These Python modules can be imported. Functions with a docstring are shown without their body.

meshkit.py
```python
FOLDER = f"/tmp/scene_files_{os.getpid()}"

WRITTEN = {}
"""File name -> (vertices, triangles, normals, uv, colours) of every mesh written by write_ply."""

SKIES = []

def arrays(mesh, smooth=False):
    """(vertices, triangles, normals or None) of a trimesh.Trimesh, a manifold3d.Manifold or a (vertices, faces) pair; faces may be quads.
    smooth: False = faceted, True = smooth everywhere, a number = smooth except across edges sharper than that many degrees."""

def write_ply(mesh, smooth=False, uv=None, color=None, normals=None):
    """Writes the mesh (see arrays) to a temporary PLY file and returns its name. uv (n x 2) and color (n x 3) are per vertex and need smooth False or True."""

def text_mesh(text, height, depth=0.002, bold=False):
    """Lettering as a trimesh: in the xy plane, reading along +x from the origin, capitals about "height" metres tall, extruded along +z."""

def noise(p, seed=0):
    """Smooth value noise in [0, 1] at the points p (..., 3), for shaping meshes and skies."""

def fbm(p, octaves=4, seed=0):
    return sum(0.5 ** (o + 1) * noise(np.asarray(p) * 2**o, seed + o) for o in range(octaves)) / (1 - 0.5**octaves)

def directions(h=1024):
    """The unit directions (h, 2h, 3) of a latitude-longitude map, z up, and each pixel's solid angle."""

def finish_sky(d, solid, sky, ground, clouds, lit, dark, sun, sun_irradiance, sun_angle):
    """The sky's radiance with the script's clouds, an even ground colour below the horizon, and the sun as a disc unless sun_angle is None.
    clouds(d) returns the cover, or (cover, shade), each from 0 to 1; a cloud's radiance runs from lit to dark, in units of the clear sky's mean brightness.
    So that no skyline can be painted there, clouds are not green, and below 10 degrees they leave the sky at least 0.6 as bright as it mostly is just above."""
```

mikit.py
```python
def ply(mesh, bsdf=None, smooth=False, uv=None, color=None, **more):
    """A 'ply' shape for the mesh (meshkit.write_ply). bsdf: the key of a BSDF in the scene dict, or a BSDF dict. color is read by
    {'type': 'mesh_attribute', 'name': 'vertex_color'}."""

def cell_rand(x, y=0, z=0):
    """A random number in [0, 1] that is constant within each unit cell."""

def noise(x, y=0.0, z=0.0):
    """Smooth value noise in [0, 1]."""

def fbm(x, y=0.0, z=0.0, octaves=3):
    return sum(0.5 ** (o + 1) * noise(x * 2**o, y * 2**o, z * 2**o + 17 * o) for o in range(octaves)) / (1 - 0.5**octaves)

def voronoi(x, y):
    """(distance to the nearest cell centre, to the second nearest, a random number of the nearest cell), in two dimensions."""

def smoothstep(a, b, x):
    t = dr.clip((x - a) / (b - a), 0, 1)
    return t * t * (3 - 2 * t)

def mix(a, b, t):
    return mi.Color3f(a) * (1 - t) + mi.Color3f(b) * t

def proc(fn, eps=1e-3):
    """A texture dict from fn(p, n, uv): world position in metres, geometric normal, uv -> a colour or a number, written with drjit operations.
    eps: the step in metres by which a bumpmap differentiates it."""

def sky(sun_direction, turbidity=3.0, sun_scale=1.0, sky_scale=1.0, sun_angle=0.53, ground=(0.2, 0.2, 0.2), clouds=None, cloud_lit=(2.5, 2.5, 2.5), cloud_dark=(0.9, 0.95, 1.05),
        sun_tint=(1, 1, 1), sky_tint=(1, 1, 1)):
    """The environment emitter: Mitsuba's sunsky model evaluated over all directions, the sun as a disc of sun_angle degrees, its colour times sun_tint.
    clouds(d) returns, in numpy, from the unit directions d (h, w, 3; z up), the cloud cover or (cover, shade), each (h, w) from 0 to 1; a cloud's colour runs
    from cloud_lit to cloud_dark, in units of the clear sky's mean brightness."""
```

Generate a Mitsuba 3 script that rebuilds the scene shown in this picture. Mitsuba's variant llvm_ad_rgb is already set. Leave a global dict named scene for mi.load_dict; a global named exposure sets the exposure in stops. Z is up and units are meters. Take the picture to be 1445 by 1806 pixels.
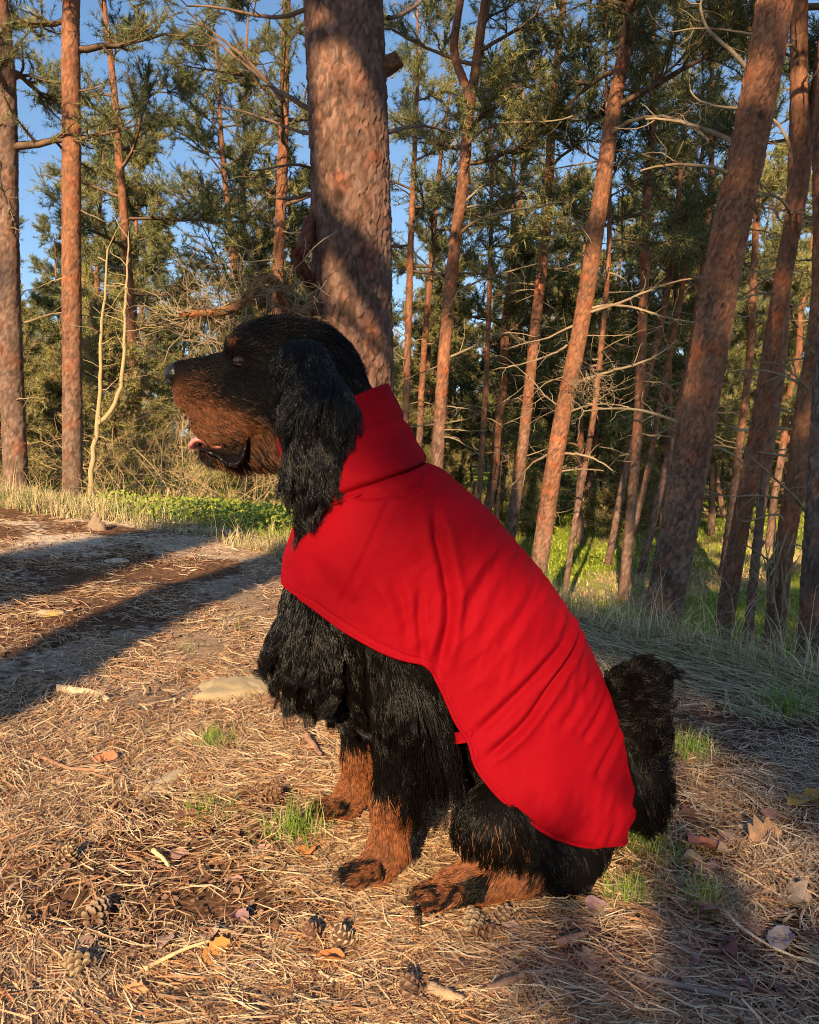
import math, os
import numpy as np, trimesh, mitsuba as mi, drjit as dr, mikit, meshkit
from scipy.spatial import cKDTree
from scipy.interpolate import CubicSpline, PchipInterpolator
T = mi.ScalarTransform4f
scene, labels = {'type': 'scene'}, {}
# ------------------------------------------------------------------ camera, sky, exposure
EYE = np.array([0.0, 0.0, 0.65]); PITCH = math.radians(5.0); F = 1449.0; CX, CY = 722.5, 903.0
FWD = np.array([0, math.cos(PITCH), -math.sin(PITCH)]); UP = np.array([0, math.sin(PITCH), math.cos(PITCH)])
scene['camera'] = {'type': 'perspective', 'fov': 2 * math.degrees(math.atan(CX / F)), 'fov_axis': 'x', 'near_clip': 0.05, 'far_clip': 2000.0,
                   'to_world': T().look_at(origin=EYE.tolist(), target=(EYE + FWD).tolist(), up=[0, 0, 1])}
SUN_AZ, SUN_EL = math.radians(12.0), math.radians(23.0)
SUN = np.array([-math.sin(SUN_AZ) * math.cos(SUN_EL), -math.cos(SUN_AZ) * math.cos(SUN_EL), math.sin(SUN_EL)])
scene['sky'] = mikit.sky(SUN.tolist(), turbidity=3.0, sun_scale=1.35, sun_tint=(1.0, 0.975, 0.93), sky_tint=(0.95, 1.05, 1.2))
exposure = 2.42
# ------------------------------------------------------------------ helpers
def at(px, py, Y):
    """the point of the place at depth Y metres that the photograph shows at pixel (px, py)"""
    d = FWD + (px - CX) / F * np.array([1.0, 0, 0]) - (py - CY) / F * UP
    return EYE + d * (Y / d[1])
def sst(a, b, x):
    t = np.clip((np.asarray(x, float) - a) / (b - a), 0, 1); return t * t * (3 - 2 * t)
def lerp(a, b, t): return a + (b - a) * t
def nrm(v): return v / np.maximum(np.linalg.norm(v, axis=-1, keepdims=True), 1e-9)
def nz(p, f=1.0, seed=0): return meshkit.noise(np.asarray(p, float) * f, seed)
def fb(p, f=1.0, o=3, seed=0): return meshkit.fbm(np.asarray(p, float) * f, o, seed)
def xy3(x, y): return np.stack([np.asarray(x, float), np.asarray(y, float), np.zeros(np.shape(x))], -1)
class MB:
    """collects pieces of one mesh"""
    def __init__(s): s.v, s.f, s.c, s.n = [], [], [], 0
    def add(s, v, f, c=None):
        s.v.append(v); s.f.append(np.asarray(f) + s.n); s.n += len(v)
        if c is not None: s.c.append(np.broadcast_to(c, (len(v), 3)))
    def get(s): return np.vstack(s.v), np.vstack(s.f)
    def shape(s, bsdf, smooth=True):
        return mikit.ply(s.get(), bsdf, smooth=smooth, color=np.vstack(s.c) if s.c else None)
def frames(p):
    t = nrm(np.gradient(p, axis=0)); m = nrm(t.mean(0))
    ref = np.eye(3)[np.argmin(np.abs(m))]
    a = nrm(np.cross(t, ref)); return t, a, np.cross(t, a)
def tube(p, r, sides=6, cap=True):
    p = np.asarray(p, float); t, a, b = frames(p); r = np.broadcast_to(np.asarray(r, float), (len(p),))
    th = np.arange(sides) * 2 * np.pi / sides
    v = (p[:, None] + r[:, None, None] * (np.cos(th)[None, :, None] * a[:, None] + np.sin(th)[None, :, None] * b[:, None])).reshape(-1, 3)
    i, j = np.meshgrid(np.arange(len(p) - 1), np.arange(sides), indexing='ij')
    q = np.stack([i * sides + j, i * sides + (j + 1) % sides, (i + 1) * sides + (j + 1) % sides, (i + 1) * sides + j], -1).reshape(-1, 4)
    f = np.vstack([q[:, [0, 1, 2]], q[:, [0, 2, 3]]])
    if cap:
        n = len(v); v = np.vstack([v, p[:1], p[-1:]]); k = np.arange(sides); k2 = (k + 1) % sides; e = n - sides
        f = np.vstack([f, np.stack([k2, k, k * 0 + n], 1), np.stack([e + k, e + k2, k * 0 + n + 1], 1)])
    return v, f
def grid_faces(nu, nv, wrap=False):
    i, j = np.meshgrid(np.arange(nu - 1), np.arange(nv if wrap else nv - 1), indexing='ij'); j2 = (j + 1) % nv
    q = np.stack([i * nv + j, i * nv + j2, (i + 1) * nv + j2, (i + 1) * nv + j], -1).reshape(-1, 4)
    return np.vstack([q[:, [0, 1, 2]], q[:, [0, 2, 3]]])
def spline(pts, n, par=None):
    pts = np.asarray(pts, float); d = np.r_[0, np.cumsum(np.linalg.norm(np.diff(pts[:, :3], axis=0), axis=1))]
    return CubicSpline(d, pts)(np.linspace(0, d[-1], n)) if len(pts) > 2 else lerp(pts[0], pts[1], np.linspace(0, 1, n)[:, None])
def key_of(name):
    if name not in scene and name not in labels: return name
    k = 1
    while f'{name}_{k:03d}' in scene or f'{name}_{k:03d}' in labels: k += 1
    return f'{name}_{k:03d}'
def part(parent, name, shape, label=None, kind=None):
    k = key_of(f'{parent}__{name}'); scene[k] = shape
    if label or kind: labels[k] = {**({'label': label} if label else {}), **({'kind': kind} if kind else {})}
    return k
def tag(k, label, category=None, group=None, kind=None):
    labels[k] = {'label': label}
    for a, b in (('category', category), ('group', group), ('kind', kind)):
        if b: labels[k][a] = b
    return k
VC = {'type': 'mesh_attribute', 'name': 'vertex_color'}
def prin(color, rough=0.8, spec=0.3, **k):
    c = color if isinstance(color, dict) else {'type': 'rgb', 'value': list(color)}
    return {'type': 'principled', 'base_color': c, 'roughness': rough, 'specular': spec, **k}
two = lambda b: {'type': 'twosided', 'bsdf': b}
fib = lambda *p: mikit.fbm(*p)
scene['bark_mat'] = two(prin(VC, 0.85, 0.25))
scene['matte_mat'] = two(prin(VC, 0.9, 0.2))
scene['needle_mat'] = two(prin(VC, 0.55, 0.4))
scene['straw_mat'] = two(prin(VC, 0.6, 0.35))
def twig_fn(p, n, uv):
    a = mikit.noise(p.x * 9, p.y * 9, p.z * 9); return mikit.mix((0.16, 0.105, 0.07), (0.40, 0.30, 0.19), a)
scene['twig_mat'] = two(prin(mikit.proc(twig_fn), 0.85, 0.2))
scene['limb_mat'] = two(prin(mikit.proc(lambda p, n, uv: mikit.mix((0.085, 0.055, 0.04), (0.23, 0.14, 0.09), mikit.noise(p.x * 11, p.y * 11, p.z * 11))), 0.85, 0.2))  # darker brown than the twigs: shade on the limbs is put into the colour
# ------------------------------------------------------------------ the ground
def y_edge(x):
    x = np.asarray(x, float)
    return np.interp(x, [-8, -3.2, -1.2, 0, .6, 1.1, 1.5, 2.5, 6], [7, 6.0, 4.6, 3.5, 2.6, 2.15, 1.85, 1.4, .8]) + 0.3 * (nz(xy3(x, 0 * x), 1.3, 5) - .5)
def gz(x, y):
    x, y = np.asarray(x, float), np.asarray(y, float); te = y - y_edge(x); p = xy3(x, y)
    right = sst(-.6, 1.1, x)
    s = sst(0.0, 1.0, te / lerp(4.5, 4.6, right))
    top = .15 * sst(.2, 3.0, -x) * sst(1.5, 4.5, y) + .05 * sst(1.8, 3.2, y) - .05 * sst(.5, 2.2, x)
    z = top * (1 - s) - lerp(.22, 1.8, right) * s
    z += .018 * (fb(p, 2.2, 3, 1) - .5) * 2 * (1 - .6 * sst(.6, .0, np.hypot((x - .05) / 1.0, (y - 1.2) / .6))) + .006 * (fb(p, 13, 2, 2) - .5) * 2
    z += .9 * (fb(p, 1 / 9., 3, 3) - .5) * sst(6, 20, y) + .012 * np.clip(y - 35, 0, 80) + .25 * (fb(p, .45, 2, 8) - .5) * sst(1, 5, te)
    return z
def axis(a0, a1, fine, n_out, lo, hi):
    k = np.arange(a0, a1 + 1e-9, fine); g = np.geomspace(fine, max(hi - a1, a0 - lo), n_out)
    return np.r_[a0 - g[::-1], k, a1 + g]
gx = axis(-2.4, 2.4, .036, 60, -500, 500); gy = axis(.6, 5.0, .036, 70, -400, 500)
X, Y = np.meshgrid(gx, gy, indexing='ij'); Z = gz(X, Y)
def ground_fn(p, n, uv):
    e = fib(p.x * 1.7, p.y * 1.7, 3); a = fib(p.x * 6, p.y * 6, 1); b = mikit.noise(p.x * 55, p.y * 55, 2); m = mikit.noise(p.x * 170, p.y * 170, 4)
    soil = mikit.mix((0.045, 0.022, 0.013), (0.17, 0.088, 0.05), a * .6 + b * .4) * (0.65 + 0.7 * m)
    sand = mikit.mix((0.36, 0.27, 0.19), (0.52, 0.42, 0.32), b) * (0.8 + .4 * m)
    left = mikit.smoothstep(0.0, 1.6, -p.x) * mikit.smoothstep(1.4, 2.3, p.y)
    c = mikit.mix(soil, sand, left * mikit.smoothstep(0.55, 0.66, e + .12 * (b - .5)))
    edge = dr.select(p.x < 0, 3.9 - .66 * p.x, dr.maximum(3.9 - 1.35 * p.x, 1.5))
    g = mikit.smoothstep(.2, 1.4, p.y - edge + 1.2 * (a - .5))
    moss = mikit.mix((0.09, 0.13, 0.02), (0.21, 0.25, 0.03), fib(p.x * .9, p.y * .9, 7)) * (0.6 + .8 * m)
    dry = mikit.mix((0.20, 0.14, 0.07), (0.33, 0.25, 0.12), b)
    moss = mikit.mix(moss, dry, mikit.smoothstep(.52, .66, fib(p.x * .35, p.y * .35, 11)))
    return mikit.mix(c, moss, g)
scene['ground_mat'] = two({'type': 'bumpmap', 'arbitrary': {**mikit.proc(lambda p, n, uv: mikit.fbm(p.x * 90, p.y * 90, 0), 2e-3)}, 'scale': 0.006, 'bsdf': prin(mikit.proc(ground_fn), .95, .15)})
scene['ground'] = mikit.ply((np.stack([X, Y, Z], -1).reshape(-1, 3), grid_faces(len(gx), len(gy))[:, ::-1]), 'ground_mat', smooth=True)
tag('ground', 'sandy forest ground covered in brown needles, falling away to mossy hollow', kind='structure')
# ------------------------------------------------------------------ pine trees
BARK_LOW, BARK_HIGH, BARK_CRACK = np.array([.160, .095, .070]), np.array([.29, .122, .064]), np.array([.055, .035, .027])
def bark_trunk(path, rad, nth, nv, seed, cell=(.045, .11), depth=.008, orange=(2.0, 5.0), knots=()):
    """a trunk of bark plates with cracks between them; returns (mesh, colours)"""
    rng = np.random.default_rng(seed)
    d = np.r_[0, np.cumsum(np.linalg.norm(np.diff(path, axis=0), axis=1))]
    s = np.linspace(0, d[-1], nv); P = CubicSpline(d, path)(s) if len(path) > 2 else lerp(path[0], path[-1], (s / d[-1])[:, None])
    R = np.interp(s, d, rad); t, a, b = frames(P)
    th = np.arange(nth) * 2 * np.pi / nth; rm = R.mean()
    dirs = np.cos(th)[None, :, None] * a[:, None] + np.sin(th)[None, :, None] * b[:, None]; p3 = P[:, None] + rm * dirs
    def cells(cw, ch, wu, wv, sd):
        cols = max(5, int(2 * np.pi * rm / cw)); rows = int(d[-1] / ch) + 2; U, V = np.meshgrid(th / (2 * np.pi) * cols, s / ch, indexing='xy')
        w1, w2 = fb(p3 * [1, 1, .5], .75 / cw, 3, sd) - .5, fb(p3 * [1, 1, .5], .75 / cw, 3, sd + 9) - .5
        gi, gj = np.meshgrid(np.arange(cols), np.arange(-1, rows + 1), indexing='xy'); cp = np.stack([gi + rng.random(gi.shape) + .5 * (gj % 2), gj + rng.random(gi.shape)], -1).reshape(-1, 2); cr = rng.random((len(cp), 3)); cp[:, 0] %= cols
        allp = np.vstack([cp, cp + [cols, 0], cp - [cols, 0]]); q = np.stack([U + wu * w1, V + wv * w2], -1).reshape(-1, 2); dd, ii = cKDTree(allp).query(q, k=2)
        return (dd[:, 1] - dd[:, 0]).reshape(U.shape), np.vstack([cr] * 3)[ii[:, 0]].reshape(U.shape + (3,)), (q - allp[ii[:, 0]]).reshape(U.shape + (2,))
    gap, rc, off = cells(cell[0], cell[1], 1.9, 1.7, seed); gap2, rc2, off2 = cells(cell[0] * .42, cell[1] * .40, 1.6, 1.6, seed + 40)
    fine = fb(p3 * [1, 1, .45], 70, 2, seed + 3); cm = sst(.36, .66, fb(p3 * [1, 1, .35], 12, 2, seed + 17)); crack = np.exp(-(gap / (.04 + .06 * cm)) ** 2) * (.3 + .7 * cm); c2 = np.exp(-(gap2 / .10) ** 2)
    disp = depth * (-.9 * crack + .45 * rc[..., 0] + .75 * rc2[..., 0] - .45 * off2[..., 1] - .25 * c2 + .5 * (fine - .5) * 2) + .03 * rm * 2 * (fb(p3, 3.0, 2, seed + 5) - .5)
    h = P[:, 2][:, None] - path[0][2] + 1.2 * (nz(p3, 1.2, seed) - .5)
    k = sst(orange[0], orange[1], h)[..., None]; grey = np.array([.22, .15, .122])
    col = lerp(lerp(BARK_LOW, grey, rc2[..., 2:3] * .8), BARK_HIGH, np.clip(k + .5 * (rc2[..., 1:2] - .45), 0, 1)) * (.62 + .55 * rc2[..., 2:3] + .2 * (rc[..., 2:3] - .5)) * (.72 + .56 * fine[..., None]) * (.62 + .76 * fb(p3 * [1, 1, .6], 2.6, 2, seed + 31)[..., None])
    red = sst(.55, .75, fb(p3, 6.0, 3, seed + 7))[..., None]; col = lerp(col, col * [1.3, .78, .58], .7 * red)
    col = lerp(col, BARK_CRACK, np.clip(.8 * crack + .38 * c2, 0, 1)[..., None])
    for (kz, kth, kr) in knots:
        q = np.hypot(np.abs((th[None] - kth + np.pi) % (2 * np.pi) - np.pi) * R[:, None], (P[:, 2][:, None] - kz) * .8) / kr
        disp += kr * (.28 * np.exp(-((q - 1.0) / .4) ** 2) - .5 * np.exp(-(q / .55) ** 2)); col = lerp(col, BARK_CRACK * .7, np.exp(-(q / .7) ** 2)[..., None])
    v = (P[:, None] + (R[:, None] + disp)[..., None] * dirs).reshape(-1, 3)
    return (v, grid_faces(nv, nth, True)), np.clip(col.reshape(-1, 3), 0, 1)
def wander(p0, d0, L, n, rng, wig=.25, up=0.0):
    """a crooked limb as a polyline"""
    p, d, out = np.array(p0, float), nrm(np.array(d0, float)), [np.array(p0, float)]
    for k in range(n):
        d = nrm(d + wig * rng.normal(size=3) + np.array([0, 0, up])); p = p + d * L / n; out.append(p)
    return np.array(out)
def dead_branch(p0, d0, L, r, rng, twigs=6, up=-.02, sides=5):
    """a bare kinked branch with broken twigs"""
    m = MB(); pl = wander(p0, d0, L, 7, rng, .16, up); rr = r * np.linspace(1, .3, len(pl)); m.add(*tube(pl, rr, sides))
    for _ in range(twigs):
        k = rng.integers(1, len(pl)); q = pl[k]; dd = nrm(pl[k] - pl[k - 1]) * .6 + rng.normal(size=3) * .6
        tl = L * rng.uniform(.12, .4); t = wander(q, dd, tl, 4, rng, .25, 0); m.add(*tube(t, rr[k] * .55 * np.linspace(1, .35, 5), 4))
        if rng.random() < .6:
            t2 = wander(t[2], nrm(t[3] - t[2]) + rng.normal(size=3) * .7, tl * .5, 3, rng, .3); m.add(*tube(t2, rr[k] * .3 * np.linspace(1, .5, 4), 3))
    return m
def tufts(P, D, rng, k=12, ln=.10, wd=.005, tone=None, dry=.05):
    """needle tufts at points P pointing along D: k thin tapering needles each"""
    n = len(P); D = nrm(D)
    dirs = nrm(D[:, None] * .75 + rng.normal(size=(n, k, 3)) * .55)
    base = P[:, None] + D[:, None] * (rng.random((n, k, 1)) - .6) * ln * .9
    L = ln * rng.uniform(.7, 1.15, (n, k, 1)); side = nrm(np.cross(dirs, rng.normal(size=(n, k, 3)))) * wd
    v = np.stack([base - side, base + side, base + dirs * L], 2).reshape(-1, 3)
    f = np.arange(len(v)).reshape(-1, 3)
    t = rng.random((n, 1)) if tone is None else tone[:, None] + .25 * (rng.random((n, 1)) - .5)
    c = lerp(np.array([.050, .078, .040]), np.array([.25, .235, .075]), np.clip(t, 0, 1)) * rng.uniform(.75, 1.25, (n, 1))
    brown = rng.random((n, 1)) < dry; c = np.where(brown, lerp(np.array([.22, .14, .07]), np.array([.36, .28, .13]), rng.random((n, 1))), c)
    c = np.repeat(c[:, None], k * 3, 1).reshape(-1, 3) * np.repeat(rng.uniform(.8, 1.2, n * k), 3)[:, None]
    return v, f, np.clip(c, 0, 1)
def living_limb(p0, d0, L, r, rng, m, P, D, step=.075, droop=.02, dens=1.0):
    """a limb with side shoots; adds its wood to m and its tuft places to P, D"""
    n = 8; pl = wander(p0, d0, L, n, rng, .13, droop); rr = r * np.linspace(1, .18, n + 1); m.add(*tube(pl, rr, 4, False))
    for k in range(2, n + 1):
        for _ in range(rng.poisson(2.2 * dens) + (k == n) + 1):
            dd = nrm(nrm(pl[k] - pl[k - 1]) * .8 + rng.normal(size=3) * [.7, .7, .45] + [0, 0, .18]); tl = L * rng.uniform(.12, .34) * (1.15 - .5 * k / n) + .12
            t = wander(pl[k], dd, tl, 4, rng, .2, .06); m.add(*tube(t, rr[k] * .5 * np.linspace(1, .3, 5) + .0015, 3, False))
            q = np.linspace(.25, 1, max(2, int(tl / step)))
            ps = np.stack([np.interp(q, np.linspace(0, 1, 5), t[:, a]) for a in range(3)], 1); P.append(ps); D.append(np.repeat((t[-1] - t[0])[None], len(ps), 0) + [0, 0, .2 * tl])
            for _ in range(rng.poisson(2.6)):
                s0 = t[rng.integers(1, 5)]; d2 = nrm(nrm(t[-1] - t[0]) * .6 + rng.normal(size=3) * .6 + [0, 0, .2]); l2 = tl * rng.uniform(.3, .6)
                m.add(*tube(np.stack([s0, s0 + d2 * l2]), [.002, .0012], 3, False)); q2 = np.linspace(.3, 1, max(2, int(l2 / step)))
                P.append(s0 + d2 * l2 * q2[:, None]); D.append(np.repeat(d2[None], len(q2), 0) + [0, 0, .2])
def crown(trunk, rad, z0, nl, spread, rng, lean=0.0, step=.075, dens=1.0, stretch=1.0):
    """limbs along the trunk from height z0 to its tip; yields (limb mesh, P, D)"""
    z = trunk[:, 2]
    for i in range(nl):
        u = (i + rng.random()) / nl; h = lerp(z0, z[-1], u); p0 = np.array([np.interp(h, z, trunk[:, a]) for a in range(3)]); r = np.interp(h, z, rad)
        ph = i * 2.4 + rng.uniform(-.4, .4); el = lerp(.05, .9, u ** 1.3) + rng.uniform(-.15, .15)
        L = spread * lerp(1.0, .35, u ** 1.2) * rng.uniform(.7, 1.15); d0 = [math.cos(ph) * math.cos(el), math.sin(ph) * math.cos(el), math.sin(el)]
        m, P, D = MB(), [], []; living_limb(p0, d0, L, r * .42 + .006, rng, m, P, D, step, .03, dens); yield m, np.vstack(P), np.vstack(D)
TUFTS = []
def make_pine(key, pix, Yd, diam, H, label, seed, crown_z, nl=14, spread=1.8, dead=8, res=.02, orange=(2.0, 5.0), depth=.008, knots=(), up=1.0, group=None, dead_z=None, k=11, wd=.0050, ln=.11, dens=1.0, dead_len=1.0, limbs_apart=True, extra_dead=(), dead_mat='twig_mat', tint=(1, 1, 1)):
    """a pine whose trunk follows the given pixels at depth Yd down to the ground and up to height H"""
    rng = np.random.default_rng(seed)
    pts = np.array([at(px, py, Yd) for px, py in pix])           # top first
    pts = pts[np.argsort(pts[:, 2])]; d = nrm(pts[1] - pts[0]); g = float(gz(pts[0, 0], pts[0, 1])) - .15
    low = []
    if pts[0, 2] > g + .1:
        low = [pts[0] + d * (g - pts[0, 2]) / max(d[2], .5)]
    e = nrm(pts[-1] - pts[-2]); top = []; q = pts[-1]
    for i in range(5):
        if q[2] >= H: break
        e = nrm(lerp(e, np.array([0, 0, 1.0]), .25 * up) + rng.normal(size=3) * .04); q = q + e * max((H - pts[-1, 2]) / 5, .3); top.append(q)
    path = np.array([*low, *pts, *top]); dd = np.r_[0, np.cumsum(np.linalg.norm(np.diff(path, axis=0), axis=1))]
    seg = CubicSpline(dd, path)(np.linspace(0, dd[-1], 40)); hz = np.clip((seg[:, 2] - g) / (H - g), 0, 1)
    rad = diam / 2 * np.interp(hz, [0, .03, .5, .8, 1], [1.5, 1.04, .9, .55, .1])
    tag(key, label, 'tree', group)
    res *= 1.15; nth = int(np.clip(np.pi * diam / res, 12, 320)); zcut = min(H, max(pts[:, 2].max() + .8, 2.5)) if res < .012 else H
    cutn = int(np.searchsorted(seg[:, 2], zcut)); lowseg, lowr = seg[:cutn + 1], rad[:cutn + 1]
    nv = int(np.clip(np.linalg.norm(np.diff(lowseg, axis=0), axis=1).sum() / (res * 1.6), 30, 900))
    mesh, col = bark_trunk(lowseg, lowr, nth, nv, seed, (.04 + diam * .03, .09 + diam * .05), depth, orange, knots)
    m = MB(); m.add(*mesh, col * np.array(tint))
    if cutn + 1 < len(seg): mesh, col = bark_trunk(seg[cutn - 1:], rad[cutn - 1:] * .99, 16, 80, seed + 1, (.07, .14), depth, (-9, -8)); m.add(*mesh, col)
    part(key, 'trunk', m.shape('bark_mat'))
    P, D = [], []
    if nl:
        wood = MB()
        for i, (lm, lp, ld) in enumerate(crown(seg, rad, crown_z, nl, spread, rng, dens=dens)):
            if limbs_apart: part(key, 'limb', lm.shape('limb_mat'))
            else: wood.add(*lm.get())
            P.append(lp); D.append(ld)
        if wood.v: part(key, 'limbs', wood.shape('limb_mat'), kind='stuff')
        P, D = np.vstack(P), np.vstack(D); m = MB(); TUFTS.append(len(P)); m.add(*tufts(P, D, rng, k, ln, wd, tone=np.clip(fb(P, .8, 2, seed) * 1.6 - .35, 0, 1))); part(key, 'needles', m.shape('needle_mat', False), kind='stuff')
    z0, z1 = dead_z or (max(g + .5, .2), min(crown_z, 5.5))
    for i in range(dead):
        h = rng.uniform(z0, z1); p0 = np.array([np.interp(h, seg[:, 2], seg[:, a]) for a in range(3)]); r = np.interp(h, seg[:, 2], rad)
        ph = rng.uniform(0, 2 * np.pi); el = rng.uniform(-.25, .45); d0 = np.array([math.cos(ph) * math.cos(el), math.sin(ph) * math.cos(el), math.sin(el)])
        part(key, 'dead_branch', dead_branch(p0 + d0 * r * .7, d0, dead_len * rng.uniform(.35, 1.5), rng.uniform(.008, .018), rng, rng.integers(2, 9)).shape('twig_mat'))
    for (bp, br) in extra_dead:
        bp = [at(px, py, Yd + dy) for px, py, dy in bp]; pl = spline(bp, 14); m = MB(); m.add(*tube(pl + rng.normal(size=pl.shape) * br * .18, br * np.linspace(1, .4, 14), 8))
        for _ in range(int(np.linalg.norm(pl[-1] - pl[0]) * 10)):
            i = rng.integers(4, 14); t = wander(pl[i], nrm(pl[i] - pl[i - 1]) * .5 + rng.normal(size=3) * .6, rng.uniform(.08, .35), 4, rng, .3); m.add(*tube(t, br * .28 * np.linspace(1, .4, 5), 4))
        part(key, 'dead_branch', m.shape(dead_mat))
    return seg, rad
# ------------------------------------------------------------------ the pines one can tell apart
def pine(pix, Yd, diam, H, label, crown_z, **k):
    global _n; _n += 1
    key = 'pine_tree' if _n == 0 else f'pine_tree_{_n:03d}'
    return (key,) + make_pine(key, pix, Yd, diam, H, label, 100 + _n, crown_z, **k)
_n = -1
mk, mseg, mrad = pine([(606, 0), (612, 150), (618, 300), (621, 450), (623, 600), (625, 700)], 4.2, .385, 11.5, 'thick brown pine trunk with plated bark directly behind the head of the dog', 6.3, nl=14, spread=2.5, tint=(.88, .78, .74),
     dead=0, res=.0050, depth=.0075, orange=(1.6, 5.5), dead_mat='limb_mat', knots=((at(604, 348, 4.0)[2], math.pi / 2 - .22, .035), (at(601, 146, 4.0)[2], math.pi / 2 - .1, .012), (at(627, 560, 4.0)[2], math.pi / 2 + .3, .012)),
     extra_dead=[([(500, 180, .1), (440, 110, .3), (380, 60, .5), (330, 20, .6)], .012), ([(550, 195, 0), (500, 165, .1), (440, 120, .3), (380, 70, .5)], .014),
                 ([(552, 236, 0), (500, 222, .3), (440, 200, .6), (380, 190, .9)], .009), ([(545, 15, .0), (480, 30, .2), (420, 20, .4), (330, 10, .6)], .012),
                 ([(552, 300, 0), (520, 290, -.1), (480, 296, -.2), (440, 300, -.25)], .008), ([(552, 340, 0), (535, 345, .1), (510, 350, .2), (470, 340, .35)], .012),
                 ([(684, 30, 0), (720, 20, .2), (760, -20, .4)], .012), ([(684, 235, 0), (740, 222, .3), (800, 236, .6)], .012)])
def limb_part(parent, name, px, Yd, r0, r1, label, n=26, tint=(1, 1, 1), res=.006, depth=.004):
    pl = spline([at(a, b, Yd + c) for a, b, c in px], n); L = np.linalg.norm(np.diff(pl, axis=0), axis=1).sum()
    mesh, col = bark_trunk(pl, np.linspace(r0, r1, n), int(6.3 * r0 / res) + 8, int(L / res) + 6, int(abs(px[0][0])), (.03, .05), depth, (-9, 9)); m = MB(); v, f = mesh; nth = int(6.3 * r0 / res) + 8; e = len(v)
    k = np.arange(nth); k2 = (k + 1) % nth; m.add(np.vstack([v, pl[:1], pl[-1:]]), np.vstack([f, np.stack([k2, k, k * 0 + e], 1), np.stack([e - nth + k, e - nth + k2, k * 0 + e + 1], 1)]), np.vstack([col, [.4, .3, .2], [.4, .3, .2]]) * tint); return part(parent, name, m.shape('bark_mat'), label)
limb_part(mk, 'broken_limb', [(556, 385, -.05), (543, 408, -.12), (538, 435, -.16), (528, 448, -.18), (520, 444, -.18)], 4.2, .032, .030, 'hooked red brown broken limb', 26, (.55, .38, .34))
limb_part(mk, 'broken_limb', [(519, 446, -.18), (528, 465, -.16), (540, 485, -.12), (556, 505, -.05)], 4.2, .027, .030, 'lower arm of the hooked limb', 26, (.55, .38, .34))
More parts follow.
